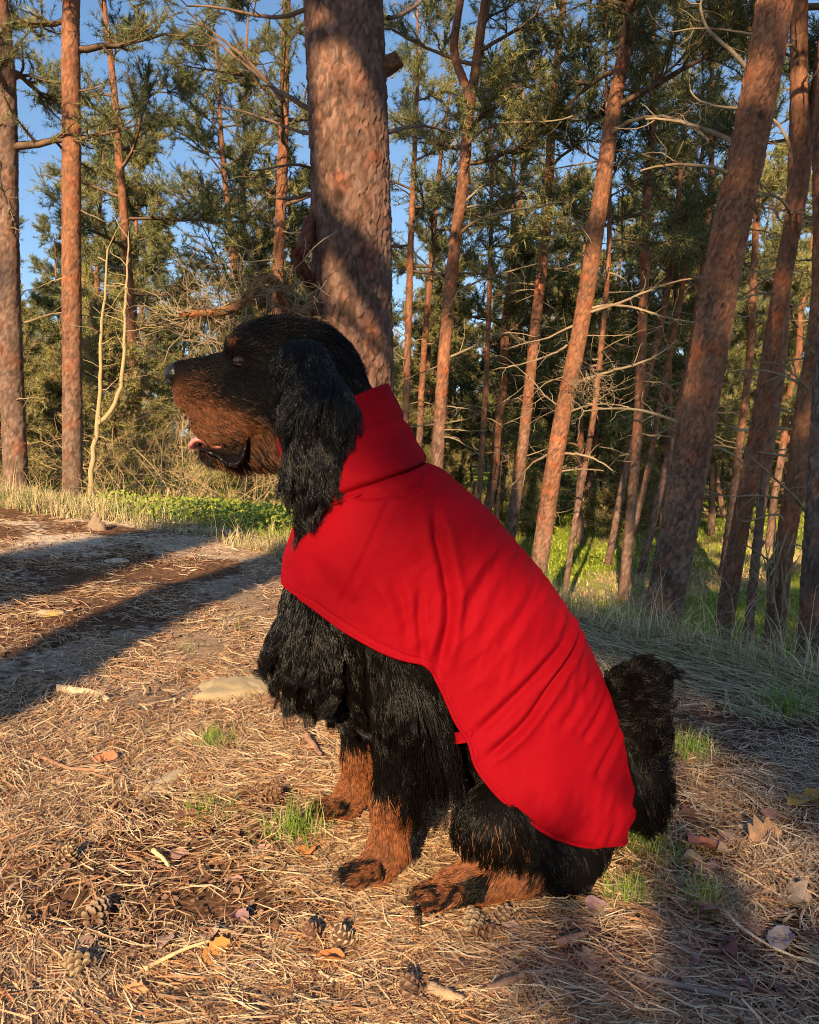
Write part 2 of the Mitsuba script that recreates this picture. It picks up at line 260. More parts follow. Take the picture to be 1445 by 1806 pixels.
limb_part(mk, 'branch_stub', [(668, 122, 0), (690, 112, -.02), (705, 102, -.03)], 4.2, .05, .038, 'sawn off branch stub', 8, (.8, .75, .6), .006, .002)
limb_part(mk, 'mossy_branch', [(560, 525, 0), (520, 560, -.1), (500, 530, -.2), (488, 500, -.3), (470, 490, -.35), (445, 515, -.4), (410, 545, -.45), (370, 552, -.5), (320, 556, -.5)], 4.2, .03, .012, 'crooked mossy branch reaching left over the head', 60, (1.0, .95, .6))
rng = np.random.default_rng(7)
def twig_spray(parent, px, Yd, n, L, r, seed, name='twig_spray', spread=.7, col=None):
    """a spray of fine bare twigs round the given places"""
    g = np.random.default_rng(seed); m = MB(); pl = np.array([at(a, b, Yd + c) for a, b, c in px])
    for i in range(n):
        u = g.random() * (len(pl) - 1); k = min(int(u), len(pl) - 2); p0 = lerp(pl[k], pl[k + 1], u - k); d0 = g.normal(size=3) * [1, .6, .8] + [-.4, 0, .05]
        t = wander(p0, d0, L * g.uniform(.3, 1), 5, g, .38, -.01); m.add(*tube(t, r * np.linspace(1, .4, 6), 4, False))
        for _ in range(3):
            j = g.integers(1, 5); t2 = wander(t[j], nrm(t[j + 1] - t[j]) + g.normal(size=3) * spread, L * g.uniform(.1, .4), 3, g, .4); m.add(*tube(t2, r * .5 * np.linspace(1, .5, 4), 3, False))
    return part(parent, name, m.shape('twig_mat'), kind='stuff')
twig_spray(mk, [(500, 500, -.3), (440, 520, -.4), (370, 552, -.5), (310, 556, -.5), (380, 610, -.5)], 4.2, 90, .42, .0032, 5)
twig_spray(mk, [(550, 510, -.1), (530, 550, -.2), (500, 545, -.2)], 4.2, 26, .28, .004, 6)
pine([(-4, 0), (8, 130), (12, 300), (15, 500), (22, 700), (28, 830)], 11.0, .29, 10.5, 'half shaded pine trunk at the left edge of the photo', 4.2, nl=18, spread=1.8, dead=12, res=.02, orange=(5, 9), dead_len=.8)
pine([(126, 0), (126, 200), (126, 400), (127, 600), (128, 860)], 11.0, .245, 11.5, 'straight sunlit orange pine trunk, second from the left edge', 5.2, nl=14, spread=1.7, dead=9, res=.016, orange=(.6, 3.5), depth=.005, dead_len=.7)
pine([(183, 0), (195, 100), (208, 250), (222, 420), (233, 600), (238, 700), (246, 810)], 16.0, .17, 10.5, 'slightly bent orange pine standing right of the straight trunk on the left', 3.4, nl=18, spread=2.0, dead=26, orange=(.2, 2.5), wd=.006, dead_len=1.2)
pine([(378, 60), (385, 150), (395, 300), (410, 440), (415, 520), (420, 700)], 20.0, .17, 10.0, 'thin dark pine with fan of drooping boughs between the left trunks and the thick trunk', 3.4, nl=24, spread=2.8, dead=26, dead_len=1.3, orange=(3, 6), wd=.007)
pine([(440, 0), (434, 130), (432, 250), (426, 400), (422, 480), (424, 700)], 22.0, .20, 11.5, 'thin orange pine standing beside the thin dark pine, left of the thick trunk', 4.0, nl=16, spread=2.2, dead=24, dead_len=1.2, orange=(.2, 2.5), wd=.007)
pine([(506, 0), (502, 150), (500, 250), (494, 400), (490, 500), (488, 600), (492, 940)], 15.0, .20, 11.5, 'orange pine trunk just left of the thick trunk, rising behind the dog head', 4.6, nl=14, spread=2.0, dead=22, orange=(.2, 2.0), wd=.006, dead_len=1.1)
k7, s7, r7 = pine([(838, 130), (830, 180), (819, 300), (803, 430), (786, 600), (776, 740), (770, 830)], 12.0, .175, 9.5, 'forked pine with dark red trunk right of the thick trunk', 4.2, nl=15, spread=2.1, dead=12, res=.018, orange=(1.0, 3.5), extra_dead=[([(822, 262, 0), (860, 225, -.3), (920, 215, -.6), (1010, 205, -.9)], .022), ([(812, 412, 0), (850, 385, -.3), (920, 368, -.6), (1010, 350, -.9)], .022), ([(800, 520, 0), (860, 490, .2), (930, 470, .4), (1005, 440, .8)], .015)])
def fork(key, px, Yd, r0, r1, seed):
    pl = spline([at(a, b, Yd) for a, b in px], 24); mesh, col = bark_trunk(pl, np.linspace(r0, r1, 24), 24, 120, seed, (.05, .1), .005, (-1, 1)); m = MB(); m.add(*mesh, col); part(key, 'fork_stem', m.shape('bark_mat'))
fork(k7, [(827, 190), (817, 140), (802, 95), (806, 40), (815, -20), (822, -90)], 12.0, .065, .04, 31)
pine([(1117, 0), (1108, 60), (1096, 120), (1074, 250), (1048, 430), (1020, 600), (988, 760), (970, 870), (950, 1005)], 10.5, .215, 9.5, 'leaning orange pine trunk lit by the sun above the back of the dog', 4.6, nl=15, spread=2.2, dead=7, res=.013, orange=(.4, 2.6), depth=.005,
     extra_dead=[([(1075, 240, 0), (1110, 215, -.3), (1160, 205, -.6), (1250, 250, -1)], .03), ([(1035, 548, 0), (1090, 538, -.2), (1160, 555, -.4), (1235, 568, -.5)], .02), ([(1025, 552, 0), (1090, 535, -.2), (1180, 500, -.4), (1260, 490, -.6)], .02), ([(1000, 690, 0), (1060, 660, -.3), (1130, 640, -.6), (1195, 600, -.8)], .022),
                 ([(1000, 730, 0), (1040, 715, -.2), (1110, 718, -.4)], .014), ([(996, 800, 0), (1030, 803, -.1), (1080, 830, -.3)], .018), ([(985, 832, 0), (1020, 828, -.1), (1065, 830, -.2)], .012), ([(1000, 610, 0), (960, 630, -.3), (880, 650, -.5)], .016), ([(1020, 590, 0), (1060, 592, -.1), (1110, 590, -.2)], .01)])
twig_spray('pine_tree_008', [(1060, 660, -.3), (1010, 680, -.3), (1090, 690, -.4)], 10.5, 60, .45, .004, 9)
k9, s9, r9 = pine([(1367, 0), (1353, 90), (1336, 180), (1312, 300), (1290, 400), (1268, 520), (1246, 650), (1222, 790), (1200, 920), (1185, 1000), (1172, 1065)], 6.4, .27, 11.0, 'big leaning pine with flaking red brown bark on the right', 5.4, nl=14, spread=2.4, dead=0, res=.0075, depth=.010, orange=(.8, 4.0), up=.6, knots=((at(1335, 205, 6.3)[2], math.pi / 2, .035), (at(1310, 130, 6.3)[2], math.pi / 2 + .3, .018), (at(1258, 540, 6.3)[2], math.pi / 2, .02)),
     extra_dead=[([(1340, 190, 0), (1290, 190, .1), (1240, 180, .2), (1215, 150, .3)], .014), ([(1318, 255, 0), (1260, 235, .2), (1200, 215, .4), (1140, 210, .5)], .022), ([(1290, 308, 0), (1255, 295, -.1), (1200, 290, -.15), (1130, 300, -.2)], .018), ([(1332, 150, 0), (1290, 90, .1), (1250, 50, .2), (1240, -10, .3)], .02),
                 ([(1214, 755, 0), (1150, 728, .1), (1080, 720, .3), (1030, 725, .5)], .015), ([(1258, 790, .05), (1290, 800, -.05), (1310, 820, -.1)], .013), ([(1330, 60, 0), (1300, 55, .1), (1250, 50, .2), (1180, 60, .4)], .01)])
k10, s10, r10 = pine([(1412, 0), (1410, 100), (1412, 200), (1416, 270), (1405, 360), (1380, 500), (1358, 640), (1338, 760), (1308, 920), (1275, 1115)], 8.0, .17, 9.5, 'forked pine trunk standing right of the big leaning pine', 4.4, nl=13, spread=1.9, dead=12, res=.011, orange=(.3, 2.0), depth=.005, dead_len=.7,
     extra_dead=[([(1413, 310, 0), (1390, 250, .1), (1365, 210, .2), (1340, 190, .3)], .02), ([(1400, 380, 0), (1370, 365, -.1), (1290, 360, -.2)], .008), ([(1388, 420, 0), (1350, 408, .1), (1305, 405, .2)], .01), ([(1378, 510, 0), (1340, 480, .1), (1300, 470, .2)], .014)])
fork(k10, [(1416, 280), (1428, 240), (1440, 170), (1452, 80), (1462, -30), (1470, -120)], 8.0, .06, .045, 33)
k11, s11, r11 = pine([(1470, 560), (1462, 700), (1452, 850), (1444, 1000), (1432, 1195)], 5.6, .20, 8.5, 'shaded pine trunk cut by the right edge of the photo', 4.5, nl=9, spread=1.5, dead=3, res=.01, orange=(4, 8), dead_z=(.2, 1.5), dead_len=.5)
k12, s12, r12 = pine([(1450, 480), (1440, 600), (1420, 720), (1402, 860), (1385, 960), (1366, 1120)], 7.6, .17, 7.5, 'pale sunlit pine with splintered dry snags at its foot near the right edge', 4.2, nl=8, spread=1.4, dead=10, res=.011, orange=(.2, 2), depth=.008, dead_z=(-.6, 2.6), dead_len=.7,
     extra_dead=[([(1372, 1010, 0), (1345, 980, -.1), (1310, 960, -.2)], .013), ([(1385, 930, 0), (1350, 910, -.1), (1320, 920, -.1), (1300, 890, -.2)], .012), ([(1378, 1000, 0), (1400, 960, -.2), (1445, 985, -.3)], .012), ([(1420, 900, 0), (1385, 860, -.3), (1340, 820, -.5), (1310, 790, -.6)], .014), ([(1440, 700, 0), (1400, 660, -.2), (1380, 640, -.3)], .014), ([(1360, 1040, 0), (1335, 1060, -.1), (1305, 1050, -.2)], .013), ([(1440, 640, 0), (1420, 600, -.1), (1405, 590, -.2)], .01)])
m = MB(); g = np.random.default_rng(3)
for i in range(26):   # torn wood round the foot
    px = g.uniform(1350, 1400); p0 = at(px, g.uniform(1000, 1100), 7.45 + g.uniform(-.06, .05)); t = wander(p0, [g.normal() * .18, -.05, 1], g.uniform(.2, .55), 4, g, .1); m.add(*tube(t, g.uniform(.006, .018) * np.linspace(1, .25, 5), 5))
part(k12, 'torn_wood', m.shape('twig_mat'), kind='stuff')
for pix, Yd, dm, H, lab, cz in [
    ([(1142, 330), (1138, 450), (1134, 560), (1128, 700), (1118, 850), (1103, 1015)], 13.0, .18, 9.5, 'upright slim pine trunk in the hollow between the two leaning pines', 3.6),
    ([(1195, 380), (1180, 500), (1150, 640), (1110, 800), (1082, 945)], 17.0, .16, 9, 'slim slanting trunk left of the upright slim pine in the hollow', 3.4),
    ([(1220, 380), (1205, 500), (1178, 640), (1145, 820), (1122, 920)], 18.0, .15, 9, 'slim slanting trunk right of the upright slim pine in the hollow', 3.6),
    ([(1250, 380), (1240, 480), (1215, 640), (1180, 800), (1150, 930)], 16.0, .17, 9.5, 'dark slanting trunk just left of the big leaning pine, in the hollow', 3.8),
    ([(970, 300), (964, 400), (946, 560), (932, 700), (922, 790), (914, 850)], 14.0, .22, 10, 'pine with pale lichen on its foot, behind the back of the dog', 4.0),
    ([(868, 300), (866, 420), (862, 560), (856, 700), (848, 830)], 19.0, .15, 9, 'thin pine trunk between the forked pine and the lichen footed pine', 3.6),
    ([(905, 280), (902, 450), (895, 600), (886, 720), (880, 830)], 21.0, .15, 9, 'thin dark trunk just left of the lichen footed pine', 3.2),
    ([(1072, 480), (1060, 620), (1040, 780), (1018, 900), (1005, 985)], 12.0, .095, 7, 'thin dark sapling trunk right of the sunlit leaning pine', 3.4),
    ([(736, 150), (730, 300), (724, 450), (720, 600), (716, 720)], 17.0, .17, 9.5, 'reddish trunk just right of the thick trunk', 3.8),
    ([(797, 120), (788, 200), (772, 330), (760, 480), (748, 620), (742, 730)], 20.0, .18, 10, 'pink brown trunk left of the forked pine', 4.0),
    ([(1385, 560), (1372, 700), (1352, 830), (1326, 1060)], 9.5, .12, 7, 'thin shaded trunk right behind the forked pine at the right', 3.6),
    ([(1330, 480), (1322, 640), (1308, 760), (1290, 900)], 15.0, .16, 9, 'dark trunk deep between the big leaning pine and the forked pine at the right', 3.4)]:
    pine(pix, Yd, dm * .82, H, lab, cz, nl=13, spread=1.9, dead=16, res=.026, orange=(1.0, 4.5), wd=.0065, k=9, dead_len=.8)
# bare forked sapling on the left, and the bushes
def bare_sapling(key, stems, Yd, label):
    tag(key, label, 'sapling'); g = np.random.default_rng(21)
    for px, r in stems:
        pl = spline([at(a, b, Yd) for a, b in px], 22); m = MB(); m.add(*tube(pl + g.normal(size=pl.shape) * r * .2, r * np.linspace(1, .3, 22), 7))
        for _ in range(16):
            i = g.integers(5, 22); t = wander(pl[i], g.normal(size=3) * [1, .7, .5] + [0, 0, .5], g.uniform(.1, .5), 4, g, .25); m.add(*tube(t, r * .22 * np.linspace(1, .4, 5), 4))
        part(key, 'stem', m.shape('sapling_mat'))
scene['sapling_mat'] = two(prin((0.42, .30, .16), .8, .2))
bare_sapling('bare_sapling', [([(158, 870), (165, 800), (172, 745), (176, 680), (178, 600), (184, 520), (190, 440)], .035), ([(173, 748), (195, 725), (210, 690), (218, 620), (221, 540), (224, 470), (227, 420)], .03)], 10.0, 'bare forked sapling with pale stems between the two sunlit trunks on the left')
def dry_shrub(px, py, Yd, hgt, n, seed, lab):
    k = key_of('dry_shrub'); tag(k, lab, 'shrub', 'dry shrubs in the undergrowth'); gg = np.random.default_rng(seed); p0 = at(px, py, Yd); p0[2] = float(gz(p0[0], p0[1])); m = MB()
    for i in range(n):
        b = p0 + gg.normal(size=3) * [.25, .25, 0]; t = wander(b, gg.normal(size=3) * [.8, .6, .25] + [0, 0, .9], hgt * gg.uniform(.5, 1.1), 6, gg, .22); r = gg.uniform(.004, .010); m.add(*tube(t, r * np.linspace(1, .35, 7), 4, False))
        for _ in range(9):
            j = gg.integers(2, 7); t2 = wander(t[j], nrm(t[j] - t[j - 1]) + gg.normal(size=3) * .9, hgt * gg.uniform(.1, .35), 4, gg, .4); m.add(*tube(t2, r * .4 * np.linspace(1, .4, 5), 3, False))
    part(k, 'twigs', m.shape('sapling_mat'), kind='stuff')
for a in [(300, 800, 9.5, 1.5, 26, 1, 'dry tangled shrub behind the nose of the dog'), (420, 800, 11, 1.9, 28, 2, 'tall dry shrub behind the forehead of the dog'), (60, 820, 12, 1.6, 20, 3, 'dry shrub between the two leftmost trunks'), (200, 820, 12.5, 1.9, 24, 4, 'dry shrub behind the bare forked sapling'), (345, 700, 13.5, 2.4, 26, 5, 'dry tangle of twigs left of the mossy branch'), (1400, 980, 9.2, 1.5, 22, 6, 'dry tangle of twigs behind the splintered snags at the right')]: dry_shrub(*a)
# ------------------------------------------------------------------ kinds for the deeper forest
def kind_pine(name, seed, H, diam, crown_z, nl, spread, k, wd, ln, dead, bush=False):
    g = np.random.default_rng(seed); n = 12; path = np.zeros((n, 3)); path[:, 2] = np.linspace(-.3, H, n); path[:, :2] = np.cumsum(g.normal(size=(n, 2)) * .05 * H / 10, 0); path[:2, :2] = 0
    rad = diam / 2 * np.interp(np.linspace(0, 1, n), [0, .05, .6, 1], [1.2, 1, .75, .1]); seg = CubicSpline(np.arange(n), path)(np.linspace(0, n - 1, 30)); rr = np.interp(np.linspace(0, n - 1, 30), np.arange(n), rad)
    mesh, col = bark_trunk(path, rad, 16, 110, seed, (.06, .16), .007, (1.2, 4.5)); m = MB(); m.add(*mesh, col)
    wood = MB(); P, D = [], []
    for lm, lp, ld in crown(seg, rr, crown_z, nl, spread, g, step=.10, dens=1.2): wood.add(*lm.get()); P.append(lp); D.append(ld)
    for _ in range(dead):
        h = g.uniform(.6, max(crown_z, 1.2) * 1.1); ph = g.uniform(0, 6.28); p0 = [np.interp(h, seg[:, 2], seg[:, 0]), np.interp(h, seg[:, 2], seg[:, 1]), h]
        wood.add(*dead_branch(p0, [math.cos(ph), math.sin(ph), g.uniform(-.2, .4)], g.uniform(.4, 1.6), g.uniform(.008, .016), g, 5).get())
    P, D = np.vstack(P), np.vstack(D); TUFTS.append(len(P)); nd = MB(); nd.add(*tufts(P, D, g, k, ln, wd, tone=np.clip(fb(P, .9, 2, seed) * 1.7 - .4 + (.85 if bush else .12), 0, 1), dry=.4 if bush else .07))
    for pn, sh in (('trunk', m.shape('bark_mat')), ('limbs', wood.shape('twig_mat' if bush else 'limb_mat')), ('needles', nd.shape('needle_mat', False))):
        scene[f'{name}_{pn}'] = {'type': 'shapegroup', 'the_shape': sh}
KINDS = [('pine_a', 41, 10.5, .20, 3.6, 18, 2.0), ('pine_b', 42, 9.5, .17, 2.8, 20, 1.9), ('pine_c', 43, 11.5, .23, 4.2, 18, 2.4), ('pine_d', 44, 8.5, .15, 1.8, 22, 1.8), ('pine_e', 46, 10.0, .19, 2.4, 22, 2.2)]
for nm, sd, H, dm, cz, nl, sp in KINDS: kind_pine(nm, sd, H, dm, cz, nl, sp, 12, .009, .14, 18)
for nm, sd, H, sp, cz in [('young_a', 51, 3.2, 1.1, .35), ('young_b', 52, 2.3, 1.0, .2), ('young_c', 53, 4.2, 1.3, .5)]: kind_pine(nm, sd, H, .08, cz, 24, sp, 11, .006, .10, 16, True)
kind_pine('tall_pine', 61, 16.5, .36, 12.8, 9, 1.7, 10, .009, .14, 3)
def place(key, kind, x, y, rz, s, label, cat, group, sink=.1, tilt=(0, 0)):
    tag(key, label, cat, group)
    M = T().translate([x, y, float(gz(x, y)) - sink]).rotate([0, 1, 0], tilt[0]).rotate([1, 0, 0], tilt[1]).rotate([0, 0, 1], rz).scale(s)
    for pn in ('trunk', 'limbs', 'needles'): scene[f'{key}__{pn}'] = {'type': 'instance', 'to_world': M, 'sg': {'type': 'ref', 'id': f'{kind}_{pn}'}}
g = np.random.default_rng(77); pts = []
def ok(x, y, dmin): return all((x - a) ** 2 + (y - b) ** 2 > dmin ** 2 for a, b in pts)
def scatter(n, ymin, ymax, umin, umax, dmin, kinds, word, label, group, cat, s0, s1, p=1.0, tl=4):
    done = tries = 0
    while done < n and tries < 6000:
        tries += 1; y = ymin + (ymax - ymin) * g.random() ** p; x = g.uniform(umin, umax) * y
        if not ok(x, y, dmin): continue
        pts.append((x, y)); done += 1
        place(key_of(word), kinds[g.integers(len(kinds))], x, y, g.uniform(0, 360), g.uniform(s0, s1), label, cat, group, tilt=(g.normal() * tl, g.normal() * 2))
names = [k[0] for k in KINDS]
scatter(34, 20, 46, -.62, -.03, 2.4, names, 'pine_tree', 'pine in the loose sunlit stand deep behind the trunks on the left', 'pines deep in the left of the forest', 'tree', .75, 1.05)
scatter(58, 19, 46, .02, .62, 2.0, names, 'pine_tree', 'pine in the dense shaded stand deep behind the leaning trunks on the right', 'pines deep in the right of the forest', 'tree', .8, 1.1)
scatter(120, 45, 95, -.66, .66, 2.6, names, 'pine_tree', 'pine in the farthest rows closing off the forest', 'pines in the farthest rows', 'tree', .7, 1.0)
scatter(22, 12.5, 30, -.56, -.06, 1.5, ['young_a', 'young_b', 'young_c'], 'young_pine', 'low young pine with dry twigs in the undergrowth on the left', 'young pines in the undergrowth on the left', 'tree', .8, 1.15)
scatter(14, 20, 34, .0, .6, 1.8, ['young_a', 'young_b', 'young_c'], 'young_pine', 'low young pine in the shaded undergrowth on the right', 'young pines in the undergrowth on the right', 'tree', .7, 1.2)
scatter(60, 34, 90, -.66, .66, 2.0, ['young_c', 'young_a', 'pine_d'], 'young_pine', 'bushy young pine filling the foot of the farthest rows', 'young pines under the farthest rows', 'tree', .9, 1.5)
# unseen trees behind the photographer, some added only for the shade they cast
def behind(a, l, kind, sc, rz):
    x, y = l * math.cos(SUN_AZ) + a * math.sin(SUN_AZ), -l * math.sin(SUN_AZ) + a * math.cos(SUN_AZ)
    place(key_of('pine_tree'), kind, x, y, rz, sc, 'unseen pine behind the photographer, placed for the shade it casts into the clearing', 'tree', 'pines behind the photographer')
for a, l, kd, sc, rz in [(-3.4, -1.40, 'tall_pine', 1.0, 0), (-6.5, -2.3, 'tall_pine', 1.05, 50), (-3.6, .80, 'young_b', 1.1, 60), (-3.8, 1.35, 'young_b', 1.2, 120), (-4.6, .64, 'young_c', .74, 30), (-4.3, 1.25, 'young_c', .9, 90), (-5.4, 1.9, 'young_c', 1.0, 10), (-7.5, 1.75, 'pine_d', 1.0, 90), (-13, .98, 'tall_pine', 1.0, 130), (-15, -4.6, 'tall_pine', 1.05, 80), (-12.5, 2.5, 'tall_pine', .95, 210), (-14, -8.6, 'tall_pine', 1.0, 300), (-13, -2.3, 'tall_pine', 1.0, 20), (-12, 1.9, 'pine_e', 1.15, 20), (-14.5, 3.2, 'pine_d', 1.25, 200), (-10, 3.8, 'pine_d', 1.2, 140), (-17, 1.9, 'pine_e', 1.3, 300), (-18, 5.2, 'pine_e', 1.1, 10)]: behind(a, l, kd, sc, rz)
BKEY = [k for k in labels if labels[k].get('group') == 'pines behind the photographer'][0]
def sunside(l, z, a=-3.4):
    """a place over the clearing from which shade falls on the thick trunk at height z"""
    h = z + (4.05 - a) * math.tan(SUN_EL); return [l * math.cos(SUN_AZ) + a * math.sin(SUN_AZ), -l * math.sin(SUN_AZ) + a * math.cos(SUN_AZ), h]
for l0, z0, l1, z1, r in [(-1.5, 2.47, -.8, 2.42, .05), (-1.17, 3.0, -.75, 1.9, .14), (-1.5, 2.0, -.7, 0.75, .07), (-1.3, 1.55, -.8, 1.33, .085), (-1.45, 1.36, -.7, .80, .032), (-1.5, 2.1, -.9, 2.2, .016), (-1.5, 1.0, -.6, .6, .014), (-1.32, 2.75, -.85, 2.1, .07)]:
    pl = spline(np.array([sunside(l0, z0), sunside(lerp(l0, l1, .5), lerp(z0, z1, .5) + .03), sunside(l1, z1)]), 16); pl += (fb(np.stack([pl] * 3, 1) + np.array([[[0, 0, 0], [9, 9, 9], [5, 3, 7]]]), 4, 2, 5) - .5) * .12
    part(BKEY, 'limb', mikit.ply(tube(pl, r * np.linspace(1.1, .7, 16), 7), 'limb_mat', smooth=True))  # limbs added out of view, shaped to throw shade bands on the thick trunk
print('tufts', sum(TUFTS), len(TUFTS))
# ------------------------------------------------------------------ needle litter, grass, small things on the ground
def on_ground(px, py):
    """where the line of sight through a pixel meets the ground"""
    d = FWD + (px - CX) / F * np.array([1.0, 0, 0]) - (py - CY) / F * UP; ts = np.linspace(.6, 12, 3000); p = EYE + d * ts[:, None]
    k = np.argmax(p[:, 2] < gz(p[:, 0], p[:, 1])); return p[k, 0], p[k, 1]
def ribbons(x, y, ang, L, w, lift, bend, pitch, rng, segs=2, z=None, up=None):
    """thin straws as bent ribbons lying near the ground"""
    n = len(x); s = np.linspace(-.5, .5, segs + 1); d = np.stack([np.cos(ang), np.sin(ang)], -1); q = np.stack([-d[:, 1], d[:, 0]], -1)
    off = bend[:, None] * (s ** 2 - .08) * 4
    cx = x[:, None] + L[:, None] * (s * d[:, :1] + off * q[:, :1]); cy = y[:, None] + L[:, None] * (s * d[:, 1:] + off * q[:, 1:])
    cz = gz(cx, cy) + lift[:, None] + L[:, None] * pitch[:, None] * (s + .5)
    c = np.stack([cx, cy, cz], -1); roll = rng.uniform(-.9, .9, n); side = np.concatenate([q * np.cos(roll)[:, None], np.sin(roll)[:, None]], 1)[:, None] * (w[:, None] * np.array([.75] + [1] * (segs - 1) + [.45]))[..., None]
    v = np.stack([c - side, c + side], 2).reshape(n, -1, 3); m = 2 * (segs + 1)
    f1 = np.array([[2 * i, 2 * i + 1, 2 * i + 3] for i in range(segs)] + [[2 * i, 2 * i + 3, 2 * i + 2] for i in range(segs)])
    return v.reshape(-1, 3), (f1[None] + (np.arange(n) * m)[:, None, None]).reshape(-1, 3), m
def sandy(x, y):
    e = fb(xy3(x, y), 1.9, 3, 3); return sst(.2, 1.6, -x) * sst(1.4, 2.3, y) * sst(.55, .65, e)
bx, by = on_ground(400, 1620)
BARE = [(bx, by, .15, .075), (*on_ground(560, 1600), .05, .03), (*on_ground(440, 1500), .06, .03), (*on_ground(220, 1690), .09, .03), (*on_ground(1250, 1700), .08, .04), (*on_ground(690, 1740), .06, .03), (*on_ground(120, 1600), .07, .035)]
def bare(x, y): return np.clip(sum(np.exp(-(((x - a) / c) ** 2 + ((y - b) / d) ** 2)) for a, b, c, d in BARE), 0, 1)
def litter(n, seed):
    g = np.random.default_rng(seed); u = g.uniform(-.60, .60, n * 3); y = 1 / (1 / 7.2 + (1 / .78 - 1 / 7.2) * g.random(n * 3) ** .85); x = u * (y + .12)
    te = y - y_edge(x); p = xy3(x, y); keep = (te < .5 + .5 * g.random(n * 3)) & (g.random(n * 3) > .78 * sandy(x, y)) & (g.random(n * 3) > .9 * bare(x, y)) & (g.random(n * 3) < .12 + 1.7 * sst(.32, .68, fb(p, 4.5, 3, 4)))
    x, y = x[keep][:n], y[keep][:n]; n = len(x); p = xy3(x, y)
    ang = 5.5 * fb(p, 1.6, 2, 6) + g.normal(size=n) * .85; far = np.sqrt(np.clip(y / 1.5, 1, 5))
    L = g.uniform(.018, .062, n) * far ** .5; w = g.uniform(.0005, .00105, n) * far * np.where(g.random(n) < .05, 1.9, 1)
    v, f, m = ribbons(x, y, ang, L, w, g.uniform(.001, .016, n) * (.5 + fb(p, 9, 2, 8)), g.normal(size=n) * .12, g.normal(size=n) * .13, g)
    tone = g.random(n)[:, None]; c = lerp(np.array([.16, .074, .038]), np.array([.72, .54, .34]), tone ** .8)
    red = (g.random(n) < .28)[:, None]; c = np.where(red, c * [.82, .58, .46], c); gray = sst(.1, 1.2, x)[:, None] * .5; c = lerp(c, c.mean(1, keepdims=True) * [1.12, 1.0, .84], gray)
    return v, f, np.repeat(c, m, 0)
m = MB(); m.add(*litter(185000, 11)); scene['needle_litter'] = m.shape('straw_mat', False)
tag('needle_litter', 'pale dry needles and straw strewn thick over the forest ground', 'needle litter', kind='stuff')
def chips(n, seed):
    g = np.random.default_rng(seed); y = 1 / (1 / 5 + (1 / .78 - 1 / 5) * g.random(n)); x = g.uniform(-.58, .58, n) * (y + .1); k = y < y_edge(x); x, y = x[k], y[k]; n = len(x)
    r = g.uniform(.002, .008, n) * np.clip(y / 1.2, 1, 2); th = np.linspace(0, 2 * np.pi, 6)[:-1][None] + g.uniform(0, 6, (n, 1)); rr = r[:, None] * g.uniform(.5, 1.2, (n, 5)); tx, ty = g.normal(size=(2, n, 1)) * .35
    px, py = rr * np.cos(th), rr * np.sin(th) * .7; v = np.stack([x[:, None] + px, y[:, None] + py, gz(x, y)[:, None] + .005 + g.uniform(0, .006, (n, 1)) + px * tx + py * ty], -1).reshape(-1, 3)
    f = (np.array([[0, 1, 2], [0, 2, 3], [0, 3, 4]])[None] + 5 * np.arange(n)[:, None, None]).reshape(-1, 3)
    c = lerp(np.array([.09, .045, .03]), np.array([.34, .19, .13]), g.random((n, 1))); return v, f, np.repeat(c, 5, 0)
m = MB(); m.add(*chips(9000, 12)); scene['bark_crumbs'] = m.shape('matte_mat', False); tag('bark_crumbs', 'small red brown bark crumbs among the dry needles', 'bark crumbs', kind='stuff')
def blades(x, y, h, w, rng, lean=.5, segs=3, z=None, dirx=None):
    """upright curved grass blades"""
    n = len(x); az = rng.uniform(0, 2 * np.pi, n) if dirx is None else dirx; l = np.abs(rng.normal(size=n)) * lean + .08; s = np.linspace(0, 1, segs + 1)
    out = h[:, None] * l[:, None] * s ** 2 * 1.0; zz = h[:, None] * (s - .45 * np.minimum(l, 1.6)[:, None] * s ** 2.2)
    c = np.stack([x[:, None] + out * np.cos(az)[:, None], y[:, None] + out * np.sin(az)[:, None], gz(x, y)[:, None] - .004 + zz], -1)
    a2 = az + np.pi / 2 + rng.normal(size=n) * .6; side = np.stack([np.cos(a2), np.sin(a2), 0 * a2], -1)[:, None] * (w[:, None] * (1 - .9 * s ** 1.5))[..., None]
    v = np.stack([c - side, c + side], 2).reshape(-1, 3); mm = 2 * (segs + 1)
    f1 = np.array([[2 * i, 2 * i + 1, 2 * i + 3] for i in range(segs)] + [[2 * i, 2 * i + 3, 2 * i + 2] for i in range(segs)])
    return v, (f1[None] + (np.arange(n) * mm)[:, None, None]).reshape(-1, 3), mm
g = np.random.default_rng(15)
# dry and green grass along the crest
n = 26000; x = g.uniform(-5, 2.6, n); te = np.abs(g.normal(size=n)) * .55 - .12 - .75 * sst(.7, 1.6, x) * g.random(n); y = y_edge(x) + te; k = (y > 1.7) & (g.random(n) < .25 + 1.3 * sst(.35, .7, fb(xy3(x, y), 2.6, 2, 9))) & ((x < -.2) | (x > .35)) & ~((x > -1.9) & (x < -.2) & (g.random(len(x)) < .6)); x, y = x[k], y[k]; n = len(x)
h = g.uniform(.04, .16, n) * np.where(x < 0, 1.15, 1.0) * (.5 + fb(xy3(x, y), 3, 2, 4)); v, f, mm = blades(x, y, h, g.uniform(.0012, .0024, n) * np.clip(y / 3.5, .7, 1.6), g, 1.15)
grn = (g.random(n) < np.where(x < 0, .25, .42))[:, None]; c = np.where(grn, lerp(np.array([.10, .15, .03]), np.array([.20, .23, .06]), g.random((n, 1))), lerp(np.array([.34, .25, .12]), np.array([.62, .49, .27]), g.random((n, 1))))
m = MB(); m.add(v, f, np.repeat(c, mm, 0))
